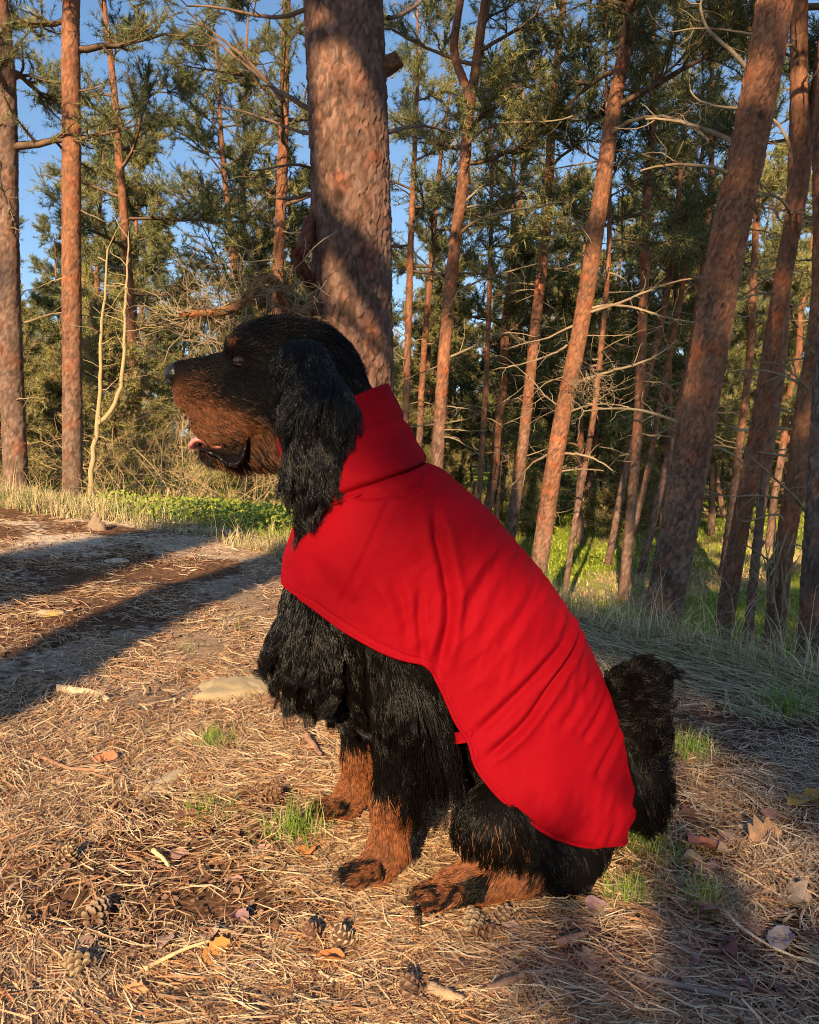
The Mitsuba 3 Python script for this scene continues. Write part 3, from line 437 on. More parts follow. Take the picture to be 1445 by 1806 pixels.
n = 460; x = np.r_[g.uniform(-3, -.9, n // 2), g.uniform(.55, 1.6, n // 2)]; y = y_edge(x) + g.uniform(-.1, .4, n); v, f, mm = blades(x, y, np.where(x < 0, 1, .7) * g.uniform(.18, .40, n), g.uniform(.0012, .002, n), g, 1.0, 6); m.add(v, f, np.repeat(lerp(np.array([.40, .32, .16]), np.array([.62, .50, .28]), g.random((n, 1))), mm, 0))
scene['crest_grass'] = m.shape('straw_mat', False); tag('crest_grass', 'long dry grass with green blades along the crest of the mound', 'grass', kind='stuff')
# flattened dry grass on the right of the dog
n = 9000; x = g.uniform(.5, 1.7, n); y = g.uniform(1.0, 2.6, n); k = (fb(xy3(x, y), 3.2, 2, 19) > .45) & (y < y_edge(x) + .2) & (np.hypot((x - .2) / .35, (y - 1.25) / .3) > 1); x, y = x[k], y[k]; n = len(x)
v, f, mm = ribbons(x, y, 4.5 * fb(xy3(x, y), 1.2, 2, 3) + g.normal(size=n) * .45, g.uniform(.08, .22, n), g.uniform(.0006, .0011, n), g.uniform(.006, .022, n), g.normal(size=n) * .16, np.abs(g.normal(size=n)) * .12, g, 4)
c = lerp(np.array([.26, .20, .11]), np.array([.56, .46, .28]), g.random((n, 1))); c = np.where(g.random((n, 1)) < .2, np.array([.13, .17, .05]), c)
m = MB(); m.add(v, f, np.repeat(c, mm, 0)); scene['flattened_grass'] = m.shape('straw_mat', False); tag('flattened_grass', 'flattened grey straw grass to the right of the dog', 'grass', kind='stuff')
# green cover of the hollow
n = 90000; y = 3 + 32 * g.random(n) ** 1.5; x = g.uniform(-.6, .6, n) * y; te = y - y_edge(x); moss = fb(xy3(x, y), .35, 3, 11)
k = (te > .5) & (g.random(n) < .25 + sst(.35, .6, 1 - moss + .1)); x, y = x[k], y[k]; n = len(x); far = np.clip(y / 6, .8, 4)
v, f, mm = blades(x, y, g.uniform(.04, .11, n) * far ** .5, g.uniform(.004, .008, n) * far, g, .9, 2); dry = (fb(xy3(x, y), .35, 3, 21) > .54)[:, None] & (g.random((n, 1)) < .8)
c = np.where(dry, lerp(np.array([.28, .20, .09]), np.array([.50, .38, .19]), g.random((n, 1))), lerp(np.array([.14, .20, .018]), np.array([.34, .37, .04]), g.random((n, 1)) ** 1.3))
m = MB(); m.add(v, f, np.repeat(c, mm, 0)); scene['hollow_grass'] = m.shape('needle_mat', False); tag('hollow_grass', 'bright green moss and grass covering the hollow between the pines', 'ground cover', kind='stuff')
# low leafy cover lit by the sun just beyond the crest, left of the dog
n = 14000; x = g.uniform(-2.6, -.2, n); y = g.uniform(5.2, 9.5, n); k = fb(xy3(x, y), .8, 2, 5) > .40; x, y = x[k], y[k]; n = len(x); P = np.stack([x, y, gz(x, y) + g.uniform(.02, .16, n)], -1)
nn = nrm(g.normal(size=(n, 3)) + [0, -.3, 1.2]); a = nrm(np.cross(nn, g.normal(size=(n, 3)))); b = np.cross(nn, a); r = g.uniform(.010, .022, n)[:, None]
v = np.stack([P - a * r, P + b * r * .6, P + a * r, P - b * r * .6], 1).reshape(-1, 3); f = (np.array([[0, 1, 2], [0, 2, 3]])[None] + 4 * np.arange(n)[:, None, None]).reshape(-1, 3)
c = lerp(np.array([.11, .17, .015]), np.array([.30, .34, .04]), g.random((n, 1))); m = MB(); m.add(v, f, np.repeat(c, 4, 0)); scene['leafy_cover'] = m.shape('needle_mat', False); tag('leafy_cover', 'low yellow green leafy cover beyond the crest under the dog chin', 'ground cover', kind='stuff')
# green tufts
for px, py, nb, hh, lab in [(378, 1318, 130, .055, 'green grass tuft growing out of pale straw below the slab of rock'), (362, 1440, 90, .05, 'green grass tuft between the sandy streak and the brown needles, lower of the two'), (525, 1478, 170, .07, 'bright green grass tuft beside the far front paw'), (1098, 1590, 110, .05, 'green grass tuft on the shaded needles below the rear of the red coat'), (1185, 1525, 60, .05, 'small green tuft in the sunlit patch right of the red coat'), (1130, 1500, 120, .06, 'sparse olive grass tuft touching the hem of the red coat'), (330, 1150, 14, .07, 'few thin green blades at the edge of the trunk shadow'), (425, 1110, 10, .08, 'single thin green shoot in front of the dog chest'), (1245, 1600, 120, .05, 'olive grass tuft low on the right in the shade'), (1380, 1260, 220, .09, 'broad green grass tuft near the right edge of the photo'), (1215, 1340, 160, .08, 'green grass tuft right behind the tail of the dog')]:
    x0, y0 = on_ground(px, py); n = nb; s = hh * .35; x, y = x0 + g.normal(size=n) * s, y0 + g.normal(size=n) * s; v, f, mm = blades(x, y, hh * g.uniform(.5, 1.15, n), g.uniform(.0006, .0012, n), g, .5, 4)
    c = lerp(np.array([.07, .16, .010]), np.array([.20, .30, .03]), g.random((n, 1))); m = MB(); m.add(v, f, np.repeat(c, mm, 0))
    n = nb // 2; a0 = g.uniform(0, 6.28, n); x, y = x0 + np.cos(a0) * s * 1.5 + g.normal(size=n) * s * .6, y0 + np.sin(a0) * s + g.normal(size=n) * s * .6; v, f, mm = blades(x, y, hh * g.uniform(.5, 1.1, n), g.uniform(.0005, .001, n), g, 1.3, 4); m.add(v, f, np.repeat(lerp(np.array([.45, .34, .17]), np.array([.65, .52, .3]), g.random((n, 1))), mm, 0))
    k = key_of('grass_tuft'); scene[k] = m.shape('straw_mat', False); tag(k, lab, 'grass tuft', 'green grass tufts')
# pine cones: a core with scales in a spiral
def scale_mesh(open_):
    """one cone scale: a wedge with a swollen tip, pointing along +x"""
    L, w, t = 1.0, .52, .2; v = np.array([[0, -.12, 0], [0, .12, 0], [.6 * L, -w, .04], [.6 * L, w, .04], [L, -w * .55, .10], [L, w * .55, .10], [L * 1.02, 0, .34], [.7 * L, 0, .30], [.6 * L, -w, -t * .4], [.6 * L, w, -t * .4], [L, 0, -t * .3]])
    return trimesh.convex.convex_hull(v)
SC = scale_mesh(1); SV, SF = np.array(SC.vertices), np.array(SC.faces)
def cone(px, py, size, az, tilt, open_, tone, lab, apart):
    x0, y0 = on_ground(px, py); key = key_of('pine_cone'); tag(key, lab, 'pine cone', 'pine cones on the ground'); gg = np.random.default_rng(int(px + py)); H, R = size * 1.0, size * .44
    A = np.array(T().translate([x0, y0, float(gz(x0, y0)) + R * .6 + .002]).rotate([0, 0, 1], az).rotate([0, 1, 0], tilt).matrix)
    core = trimesh.creation.icosphere(2); cv = core.vertices * [R * .55, R * .55, H * .5]; put = lambda q: q @ A[:3, :3].T + A[:3, 3]
    cm = MB(); cm.add(put(cv), core.faces, np.array([.10, .055, .035])); part(key, 'core', cm.shape('matte_mat'))
    N = 54; rest = MB(); ply0 = None
    for i in range(N):
        u = (i + .5) / N; ph = i * 2.39996; z = H * (u - .5) * .95; r = R * math.sin(math.pi * min(.97, .12 + .86 * u ** .9)) ** .7; s = R * (.62 - .25 * u) * gg.uniform(.85, 1.1); el = lerp(-.5, 1.15, u) + (.25 if not open_ else -.05)
        M = np.array(T().rotate([0, 0, 1], math.degrees(ph)).translate([r * .42, 0, z - .1 * H]).rotate([0, 1, 0], -math.degrees(el)).scale(s).matrix); v = put((SV @ M[:3, :3].T + M[:3, 3]))
        tip = np.clip(SV[:, 0], 0, 1)[:, None] ** 2; c = lerp(np.array([.10, .05, .03]), np.array(tone) * gg.uniform(.55, .95), tip)
        if apart and i > 6: mm_ = MB(); mm_.add(v, SF, c); part(key, 'scale', mm_.shape('matte_mat', 40) if False else mm_.shape('matte_mat', False))
        else: rest.add(v, SF, c)
    part(key, 'scales', rest.shape('matte_mat', False), kind='stuff')
for a in [(605, 1682, .050, 30, -18, 1, (.52, .38, .24), 'open pale pine cone standing in front of the dog, right of a closed brown one', 1), (551, 1668, .045, 200, 25, 0, (.33, .18, .12), 'closed brown pine cone left of the open pale one in front of the dog', 1),
          (835, 1640, .042, 100, 75, 0, (.42, .32, .22), 'greyish pine cone lying left of another under the hind foot of the dog', 1), (888, 1640, .040, 60, 50, 1, (.38, .27, .18), 'dark open pine cone under the hind foot, topmost of three', 1), (868, 1668, .040, 10, 80, 0, (.30, .17, .10), 'brown pine cone lying lowest of the three under the hind foot', 1),
          (120, 1525, .042, 20, 20, 1, (.55, .41, .23), 'pale open pine cone on the sunlit needles at the left', 1), (178, 1618, .042, 80, 80, 0, (.50, .36, .25), 'weathered pinkish pine cone lying on its side at the lower left', 0), (133, 1722, .045, 140, 85, 0, (.50, .37, .22), 'sandy coloured pine cone at the lower left corner', 0),
          (482, 1418, .045, 10, 40, 1, (.33, .18, .10), 'open red brown pine cone left of the far front paw', 0), (245, 1182, .035, 0, 70, 0, (.30, .17, .10), 'small brown pine cone at the edge of the trunk shadow', 0), (725, 1780, .05, 120, 30, 1, (.30, .19, .13), 'dark pine cone at the bottom edge of the photo', 0), (478, 1660, .03, 20, 40, 0, (.33, .15, .08), 'small reddish pine cone left of the closed brown one', 0), (322, 1192, .035, 90, 60, 0, (.28, .17, .10), 'small dark pine cone on the needles in front of the dog chest', 0), (510, 1286, .04, 50, 75, 0, (.32, .19, .12), 'brown pine cone on the needles below the chest fur', 0), (1185, 1440, .035, 50, 65, 0, (.55, .48, .40), 'pale pine cone in the sunlit patch below the tail', 0)]: cone(*a)
# fallen leaves and bark flakes
def leaf(px, py, size, az, col, lab, lobes=0, cat='leaf', group='fallen leaves and bark flakes', lift=.012):
    x0, y0 = on_ground(px, py); gg = np.random.default_rng(int(px * 3 + py)); nu, nvv = 13, 7; u = np.linspace(0, 1, nu); wd = (np.sin(np.pi * np.clip(u, .0, 1) ** .8) ** .8) * (.34 + (.10 * np.sin(u * 19) if lobes else .03 * gg.normal(size=nu))); wd[0] = .02; wd[-1] = .03; s = np.linspace(-1, 1, nvv)
    U, S = np.meshgrid(u, s, indexing='ij'); xx, yy = (U - .5) * size, S * wd[:, None] * size; zz = size * (.20 * S ** 2 * wd[:, None] / .3 * gg.uniform(.3, 1) + gg.uniform(-.15, .35) * (U - .5) ** 2 + .06 * np.sin(U * 7 + S * 2)) + lift
    zz += xx * gg.normal() * .15 + yy * gg.normal() * .3; c, s_ = math.cos(az), math.sin(az); wx, wy = x0 + xx * c - yy * s_, y0 + xx * s_ + yy * c; v = np.stack([wx, wy, gz(x0, y0) + np.abs(zz) + .003], -1).reshape(-1, 3)
    cc = np.array(col) * (.75 + .5 * fb(v, 60, 2, 3))[:, None]; vein = np.exp(-(S.reshape(-1, 1) / .12) ** 2); cc = lerp(cc, cc * 1.25, vein * .6); f = grid_faces(nu, nvv); m = MB(); m.add(v, f, cc); m.add(v - [0, 0, .0006], f[:, ::-1], cc * .8)
    k = key_of('fallen_leaf' if cat == 'leaf' else 'bark_flake'); scene[k] = m.shape('matte_mat', True); tag(k, lab, cat, group)
for a in [(1425, 1428, .09, .3, (.40, .22, .06), 'ochre lobed leaf at the right edge, level with the hem of the red coat', 1), (1392, 1595, .062, 1.9, (.42, .30, .22), 'large pale curled leaf in the shade at the lower right', 1), (1350, 1490, .058, .2, (.36, .21, .12), 'long tan leaf lying in the shade right of the lit patch', 1), (1240, 1508, .05, .1, (.30, .12, .09), 'small wine red leaf at the edge of the lit patch', 0), (1082, 1508, .045, .5, (.42, .17, .05), 'orange leaf peeping out below the hem of the red coat', 0), (385, 1708, .042, 1.0, (.50, .24, .07), 'bright orange brown leaf on the needles at the bottom left', 0), (1045, 1722, .05, 1.2, (.30, .18, .12), 'brown three cornered leaf below the dog near the bottom', 1), (1378, 1680, .05, .8, (.28, .25, .26), 'grey dry leaf beside the long straw on the right', 0), (240, 1786, .036, .3, (.42, .22, .11), 'rust coloured leaf at the bottom edge on the left', 0), (542, 1518, .035, 1.5, (.50, .20, .06), 'small orange leaf standing below the green tuft by the paw', 0), (580, 1712, .04, 0, (.42, .16, .06), 'orange red leaf in front of the open pale pine cone', 0), (185, 1355, .05, .2, (.40, .15, .08), 'red leaf beside the curved twig on the left', 0), (1240, 1620, .045, 2.5, (.30, .18, .14), 'brown leaf under the olive tuft on the right', 0)]: leaf(*a)
gl = np.random.default_rng(91)
for i in range(95):
    px, py = (gl.uniform(880, 1445), gl.uniform(1430, 1800)) if i < 62 else (gl.uniform(0, 900), gl.uniform(1250, 1800))
    if 560 < px < 1050 and py < 1610: continue
    c = lerp(np.array([.16, .09, .07]), np.array([.36, .25, .20]), gl.random()); leaf(px, py, gl.uniform(.018, .04), gl.uniform(0, 6), c * [1, gl.uniform(.8, 1.05), gl.uniform(.75, 1.2)], 'small dull brown bark flake lying on the needle litter', 0, 'bark flake', 'small bark flakes on the needle litter', .008)
# twigs
def twig(px, r, lab, col=(.30, .17, .11), lift=.012, n=26):
    pts_ = [on_ground(a, b) for a, b in px]; pl = spline(np.array([[a, b, 0] for a, b in pts_]), n); gg = np.random.default_rng(int(px[0][0])); pl[:, 2] = gz(pl[:, 0], pl[:, 1]) + lift + r; pl += (fb(np.stack([pl] * 3, 1) * 1.0 + np.array([[[0, 0, 0], [9, 9, 9], [5, 3, 7]]]), 35, 2, 5) - .5) * r * 1.2; v, f = tube(pl, r * np.linspace(1, .6, n) * gg.uniform(.85, 1.15, n), 8)
    m = MB(); m.add(v, f, np.array(col) * (.6 + .8 * fb(v, 60, 2, 5)[:, None])); k = key_of('twig'); scene[k] = m.shape('matte_mat'); tag(k, lab, 'twig', 'twigs on the ground')
twig([(62, 1345), (100, 1362), (140, 1372), (215, 1372)], .0042, 'curved brown twig lying on the sunlit needles at the left', (.36, .19, .12)); twig([(540, 1310), (552, 1330), (565, 1348)], .007, 'short thick twig below the chest fur', (.30, .17, .11)); twig([(1122, 1748), (1200, 1765), (1260, 1775), (1310, 1800)], .0042, 'long knobbly grey twig at the bottom right', (.30, .22, .18)); twig([(762, 1770), (785, 1782), (815, 1795)], .008, 'short stout sandy twig at the bottom edge', (.45, .31, .19)); twig([(860, 1775), (890, 1765), (925, 1745)], .006, 'bent brown twig right of the stout sandy one', (.30, .18, .12)); twig([(1280, 1628), (1330, 1672), (1380, 1700), (1445, 1722)], .0022, 'long pale straw lying across the shade at the right', (.72, .58, .40)); twig([(600, 1455), (640, 1452), (662, 1460)], .006, 'brown twig between the two front paws', (.36, .22, .14)); twig([(255, 1745), (310, 1715), (370, 1690)], .003, 'pale flat splinter of wood at the lower left', (.60, .44, .24), .02); twig([(985, 1690), (1010, 1680), (1030, 1670)], .006, 'short dark twig on the litter below the hind leg', (.30, .16, .11)); twig([(430, 1365), (480, 1352), (560, 1352)], .004, 'thin brown twig left of the far front leg', (.33, .2, .14)); twig([(270, 1518), (285, 1530), (298, 1548)], .004, 'bright short splinter left of the bare earth', (.68, .50, .26)); twig([(100, 1223), (140, 1226), (190, 1240)], .012, 'pale root showing at the edge of the trunk shadow', (.52, .40, .27), -.006)
# stones, rock slab, stump
def stone(px, py, sx, sy, sz, az, col, lab, name='stone', sink=.4):
    x0, y0 = on_ground(px, py); s = trimesh.creation.icosphere(4); v = np.array(s.vertices); v = v * (1 + .42 * (fb(v, 1.6, 3, int(px)) - .5)[:, None] * 2 + .06 * (fb(v, 7, 2, 2) - .5)[:, None]); v = np.sign(v) * np.abs(v) ** .9 * [sx, sy, sz]
    c, q = math.cos(az), math.sin(az); w = np.stack([x0 + v[:, 0] * c - v[:, 1] * q, y0 + v[:, 0] * q + v[:, 1] * c, float(gz(x0, y0)) + v[:, 2] - sink * sz], -1); cc = np.array(col) * (.7 + .6 * fb(w, 30, 3, 4))[:, None]; cc = lerp(cc, cc * [1.1, .98, .6], sst(.5, .7, fb(w, 14, 2, 6))[:, None])
    m = MB(); m.add(w, s.faces, cc); k = key_of(name); scene[k] = m.shape('matte_mat'); tag(k, lab, 'stone')
stone(415, 1222, .125, .085, .055, .2, (.33, .26, .165), 'lichen tinted flat rock half buried beside the chest fur', 'rock', .38); stone(300, 1378, .020, .09, .018, -.42, (.46, .37, .25), 'narrow pale rock edge running down towards the lower left', 'rock', .25); stone(345, 1300, .035, .085, .028, -.5, (.40, .32, .21), 'weathered rock edge just below the flat rock', 'rock', .35); stone(205, 990, .055, .035, .018, .3, (.50, .40, .30), 'sandy pale stone between the two shadows at the left', 'stone', .3); stone(88, 1083, .06, .035, .018, .1, (.40, .30, .19), 'yellowish flat stone near the left edge', 'stone', .3); stone(405, 1097, .035, .02, .008, .1, (.40, .38, .38), 'small grey flat stone in front of the red coat', 'stone', .1)
x0, y0 = on_ground(172, 935); m = MB(); g2 = np.random.default_rng(2)
for i in range(4): m.add(*tube(np.array([[x0 + .02 * i - .03, y0, float(gz(x0, y0)) - .04], [x0 + .015 * i - .03, y0, float(gz(x0, y0)) + .03], [x0 - .02 + .012 * i, y0 + .01, float(gz(x0, y0)) + .10 - .03 * abs(i - 1)]]), [.035, .026, .012], 8), np.array([.27, .19, .13]))
scene['tree_stump'] = m.shape('matte_mat'); tag('tree_stump', 'small weathered stump on the sunlit rise at the left', 'stump')
# ------------------------------------------------------------------ the dog
YD = 1.25
def D(px, py, dy=0.0): return at(px, py, YD + dy)
def surface_net(S, org, h):
    """closed mesh of the zero level of the grid S"""
    ins = S < 0; c = np.zeros(tuple(n - 1 for n in S.shape), np.int8)
    for a in (0, 1):
        for b in (0, 1):
            for d in (0, 1): c += ins[a:S.shape[0] - 1 + a, b:S.shape[1] - 1 + b, d:S.shape[2] - 1 + d]
    cells = np.argwhere((c > 0) & (c < 8)); idx = -np.ones(c.shape, np.int64); idx[tuple(cells.T)] = np.arange(len(cells))
    acc, cnt = np.zeros((len(cells), 3)), np.zeros(len(cells))
    cr = np.array([[a, b, d] for a in (0, 1) for b in (0, 1) for d in (0, 1)])
    for i in range(8):
        for j in range(i + 1, 8):
            if np.abs(cr[i] - cr[j]).sum() != 1: continue
            s0, s1 = S[tuple((cells + cr[i]).T)], S[tuple((cells + cr[j]).T)]; k = (s0 < 0) != (s1 < 0); t = (s0 / np.where(k, s0 - s1, 1))[:, None]
            acc[k] += (cr[i] + t * (cr[j] - cr[i]))[k]; cnt[k] += 1
    v = org + h * (cells + acc / cnt[:, None]); fs = []
    for ax in range(3):
        o = np.eye(3, dtype=int); n0, n1 = [slice(0, s - (1 if i == ax else 0)) for i, s in enumerate(S.shape)], [slice(1 if i == ax else 0, s) for i, s in enumerate(S.shape)]
        A, B = ins[tuple(n0)], ins[tuple(n1)]; e = np.argwhere(A != B); u, w = (ax + 1) % 3, (ax + 2) % 3
        e = e[(e[:, u] > 0) & (e[:, w] > 0)]; sg = A[tuple(e.T)]
        q = np.stack([idx[tuple((e - a * o[u] - b * o[w]).T)] for a, b in ((0, 0), (1, 0), (1, 1), (0, 1))], 1); q = np.where(sg[:, None], q[:, ::-1], q); fs += [q[:, [0, 1, 2]], q[:, [0, 2, 3]]]
    f = np.vstack(fs); return v, f[(f >= 0).all(1)][:, ::-1]
# bones: (a, b, ra, rb, blend, mirrored, length of hair, hair direction in the side view (x, z), tag)
BONES = []
def bone(a, b, ra, rb, k=.02, mir=False, hair=.02, flow=(0, -1), what='black'):
    BONES.append((D(*a), D(*b), ra, rb, k, hair, flow, what))
    if mir:
        q = lambda p: np.array([p[0], 2 * YD - p[1], p[2]]); BONES.append((q(D(*a)), q(D(*b)), ra, rb, k, hair, flow, what))
# head
bone((478, 624), (546, 630), .049, .050, .02, False, .016, (1, -.15), 'skull'); bone((440, 606), (500, 606), .028, .040, .02, False, .012, (1, .1), 'skull')
bone((552, 645), (574, 658), .048, .048, .03, False, .018, (1, -.6), 'skull')
bone((328, 664), (432, 652), .0225, .033, .018, False, .005, (1, .05), 'muzzle'); bone((339, 698, -.008), (430, 712, -.022), .025, .040, .018, True, .0065, (1, -.25), 'muzzle')
bone((366, 742, -.014), (425, 738, -.028), .027, .030, .014, True, .0075, (.8, -.5), 'muzzle'); bone((372, 764, -.020), (430, 752, -.030), .015, .018, .012, True, .012, (.7, -.6), 'muzzle')
bone((452, 690, -.026), (500, 705, -.034), .040, .046, .02, True, .014, (1, -.35), 'cheek'); bone((418, 612, -.024), (440, 616, -.036), .017, .016, .014, True, .010, (.8, .3), 'brow')
bone((370, 800), (430, 806), .017, .020, .012, False, .016, (.6, -.7), 'jaw'); bone((430, 800), (500, 780), .022, .044, .02, False, .020, (.7, -.7), 'jaw')
bone((345, 662), (318, 660), .021, .0185, .01, False, .004, (1, 0), 'muzzle')
# neck and trunk
bone((560, 672), (628, 790), .056, .068, .03, False, .035, (.4, -1), 'neck'); bone((628, 790), (650, 960), .070, .100, .04, False, .05, (0, -1), 'neck')
bone((640, 985), (795, 1120), .102, .098, .04, False, .05, (.3, -1), 'torso'); bone((795, 1120), (960, 1330), .096, .105, .04, False, .05, (.5, -1), 'torso')
bone((585, 1050), (560, 1120), .062, .058, .04, False, .095, (-.10, -1), 'chest'); bone((745, 1195), (810, 1300), .05, .05, .03, False, .09, (.1, -1), 'chest'); bone((600, 1120), (720, 1180), .075, .070, .04, False, .085, (.1, -1), 'chest')
bone((970, 1340), (1085, 1375), .100, .075, .04, False, .05, (.5, -1), 'rump'); bone((965, 1400, -.045), (995, 1465, -.06), .075, .070, .04, True, .045, (.2, -1), 'rump')
# front legs: near, then far
for s, dx, dyp in ((-1, 0, 0), (1, 0, 0)):
    if s < 0: L = [(690, 1095, -.075), (722, 1235, -.098), (692, 1415, -.100), (684, 1500, -.102), (668, 1525, -.108)]; toes = [((662, 1535, -.130), (632, 1552, -.142)), ((655, 1528, -.118), (620, 1546, -.122)), ((655, 1525, -.103), (618, 1540, -.100)), ((664, 1532, -.086), (634, 1538, -.082))]
    else: L = [(650, 1090, .085), (650, 1220, .098), (634, 1330, .102), (626, 1392, .104), (612, 1416, .100)]; toes = [((606, 1420, .082), (578, 1432, .074)), ((602, 1418, .096), (568, 1428, .094)), ((602, 1416, .110), (568, 1424, .114)), ((606, 1418, .124), (580, 1424, .132))]
    bone(L[0], L[1], .056, .046, .03, False, .05, (.15, -1), 'upper'); bone(L[1], L[2], .043, .0285, .02, False, .035, (.15, -1), 'fore'); bone(L[2], L[3], .0275, .025, .015, False, .016, (.1, -1), 'pastern'); bone(L[3], L[4], .026, .027, .015, False, .012, (-.6, -.5), 'paw')
    for a, b in toes: bone(a, (b[0] - 6, b[1], b[2]), .0155, .0128, .003, False, .007, (-1, -.5), 'toe')
# hind legs
for s in (-1, 1):
    if s < 0: P = [(945, 1385, -.065), (868, 1452, -.135), (1010, 1528, -.125), (840, 1552, -.155), (800, 1568, -.158)]; toes = [((800, 1578, -.180), (762, 1592, -.190)), ((792, 1572, -.165), (748, 1586, -.170)), ((792, 1566, -.150), (748, 1578, -.150)), ((800, 1564, -.134), (764, 1572, -.130))]
    else: P = [(960, 1370, .065), (890, 1400, .13), (990, 1440, .12), (860, 1446, .14), (830, 1452, .14)]; toes = [((830, 1456, .13), (800, 1466, .12)), ((826, 1452, .145), (792, 1460, .14)), ((826, 1448, .16), (794, 1454, .16)), ((832, 1446, .172), (804, 1450, .178))]
    bone(P[0], P[1], .060, .046, .03, False, .036, (-.1, -1), 'thigh'); bone(P[1], P[2], .046, .032, .025, False, .034, (.3, -1), 'shank'); bone(P[2], P[3], .033, .027, .018, False, .022, (-.6, -.6), 'foot'); bone(P[3], P[4], .028, .027, .015, False, .014, (-1, -.3), 'foot')
    for a, b in toes: bone(a, (b[0] - 6, b[1], b[2]), .0165, .0135, .003, False, .008, (-1, -.5), 'toe')
# tail curled up beside the rump
for a, b, ra, rb in (((1090, 1380, .01), (1125, 1375, -.02), .050, .036), ((1125, 1375, -.02), (1138, 1305, -.03), .034, .026), ((1138, 1305, -.03), (1138, 1235, -.03), .026, .022), ((1138, 1235, -.03), (1128, 1195, -.02), .022, .018), ((1128, 1195, -.02), (1162, 1190, -.02), .016, .012), ((1085, 1290, 0), (1100, 1220, 0), .045, .032)): bone(a, b, ra, rb, .02, False, .034, (.4, .3), 'tail')
# near and far ear: flaps hanging beside the head
for a, b, ra, rb in (((535, 645, -.066), (562, 715, -.082), .038, .044), ((562, 715, -.082), (558, 800, -.088), .044, .038), ((558, 800, -.088), (545, 845, -.086), .034, .020)): bone(a, b, ra, rb, .014, True, .075, (-.05, -1), 'ear')
h = .0048; allp = np.array([p for b_ in BONES for p in b_[:2]]); lo, hi = allp.min(0) - .17, allp.max(0) + .17; N = np.ceil((hi - lo) / h).astype(int); S = np.full(N, .25, np.float32)
def rc_dist(P, a, b, ra, rb):
    ab = b - a; t = np.clip(((P - a) @ ab) / max(ab @ ab, 1e-9), 0, 1); return np.linalg.norm(P - a - t[..., None] * ab, axis=-1) - (ra + t * (rb - ra))
for a, b, ra, rb, k, *_ in BONES:
    m0 = max(ra, rb) + .05; i0 = np.maximum(((np.minimum(a, b) - m0 - lo) / h).astype(int), 0); i1 = np.minimum(((np.maximum(a, b) + m0 - lo) / h).astype(int) + 1, N); sl = tuple(slice(x, y) for x, y in zip(i0, i1))
    P = np.stack(np.meshgrid(*[lo[q] + h * np.arange(i0[q], i1[q]) for q in range(3)], indexing='ij'), -1); d = rc_dist(P, a, b, ra, rb).astype(np.float32); o = S[sl]; e = np.clip(.5 + .5 * (o - d) / k, 0, 1); S[sl] = o + (d - o) * e - k * e * (1 - e)
bv, bf = surface_net(S, lo, h); bm = trimesh.Trimesh(bv, bf, process=False)
if bm.volume < 0: bf = bf[:, ::-1]; bm = trimesh.Trimesh(bv, bf, process=False)
trimesh.smoothing.filter_taubin(bm, iterations=6); bv = np.array(bm.vertices); bn = np.array(bm.vertex_normals)
def side_px(p):
    """side-view coordinates of points of the dog, in photograph pixels at its mid plane"""
    q = np.stack([p[:, 0], np.full(len(p), YD), p[:, 2]], -1) - EYE; w = q @ FWD; return np.stack([CX + F * q[:, 0] / w, CY - F * (q @ UP) / w], -1)
def nearest_bone(p):
    return np.argmin(np.stack([rc_dist(p, a, b, ra, rb) for a, b, ra, rb, *_ in BONES], -1), -1)
def blob(s, x, y, rx, ry, a=0):
    c, q = math.cos(a), math.sin(a); dx, dy = s[:, 0] - x, s[:, 1] - y; return 1 - sst(.45, 1.4, np.hypot((dx * c + dy * q) / rx, (-dx * q + dy * c) / ry))
def tan_mask(p, nb):
    """where the coat of the dog is tan instead of black"""
    s = side_px(p); what = np.array([b_[7] for b_ in BONES])[nb]; r = (fb(p, 60, 2, 3) - .5) * 16; s = s + r[:, None]
    t = np.maximum.reduce([blob(s, 350, 735, 58, 62), blob(s, 400, 745, 62, 40, -.1), blob(s, 455, 775, 52, 32, .5), blob(s, 318, 700, 20, 26), blob(s, 480, 800, 26, 40), blob(s, 420, 822, 62, 22)])
    t = t * (1 - .9 * blob(s, 335, 640, 60, 20, -.15)) * (1 - .9 * blob(s, 445, 690, 60, 45)) * (1 - .5 * blob(s, 365, 690, 40, 26, -.2)); t = np.where(np.isin(what, ['muzzle', 'cheek', 'jaw', 'neck', 'brow', 'skull']), t, 0)
    t = np.maximum(t, np.where(np.isin(what, ['brow', 'skull']), blob(s, 415, 607, 8, 12) * .8, 0))
    z = p[:, 2] + (fb(p, 45, 2, 8) - .5) * .05
    t = np.maximum(t, np.where(np.isin(what, ['pastern', 'paw', 'fore']), 1 - sst(.115, .165, z), 0)); tm = np.where(what == 'toe', np.maximum(sst(.42, .60, fb(p, 110, 2, 12)) * .8, 1 - sst(.010, .020, p[:, 2])), 0); t = np.maximum(t, tm)
    t = np.maximum(t, np.where(what == 'foot', sst(.30, .45, fb(p, 30, 2, 14)) * (1 - sst(900, 950, s[:, 0])), 0)); t = np.maximum(t, np.where(np.isin(what, ['shank', 'thigh']), .10 * blob(s, 850, 1410, 55, 50), 0))
    t = t * np.where(what == 'jaw', .45, 1)
    return t * np.where(np.isin(what, ['muzzle', 'cheek', 'jaw']), lerp(.75, 1, sst(.35, .6, fb(p, 80, 2, 5))), 1)
nb = nearest_bone(bv); tm = tan_mask(bv, nb); TAN = np.array([.14, .052, .022]); BLK = np.array([.0025, .002, .002])
bcol = lerp(BLK, TAN * .55, tm[:, None]); scene['dog_skin_mat'] = two(prin(VC, .8, .08)); m = MB(); m.add(bv, np.array(bm.faces), bcol); scene['dog'] = m.shape('dog_skin_mat')
tag('dog', 'black and tan long haired setter sitting in profile in a red coat, facing left', 'dog')
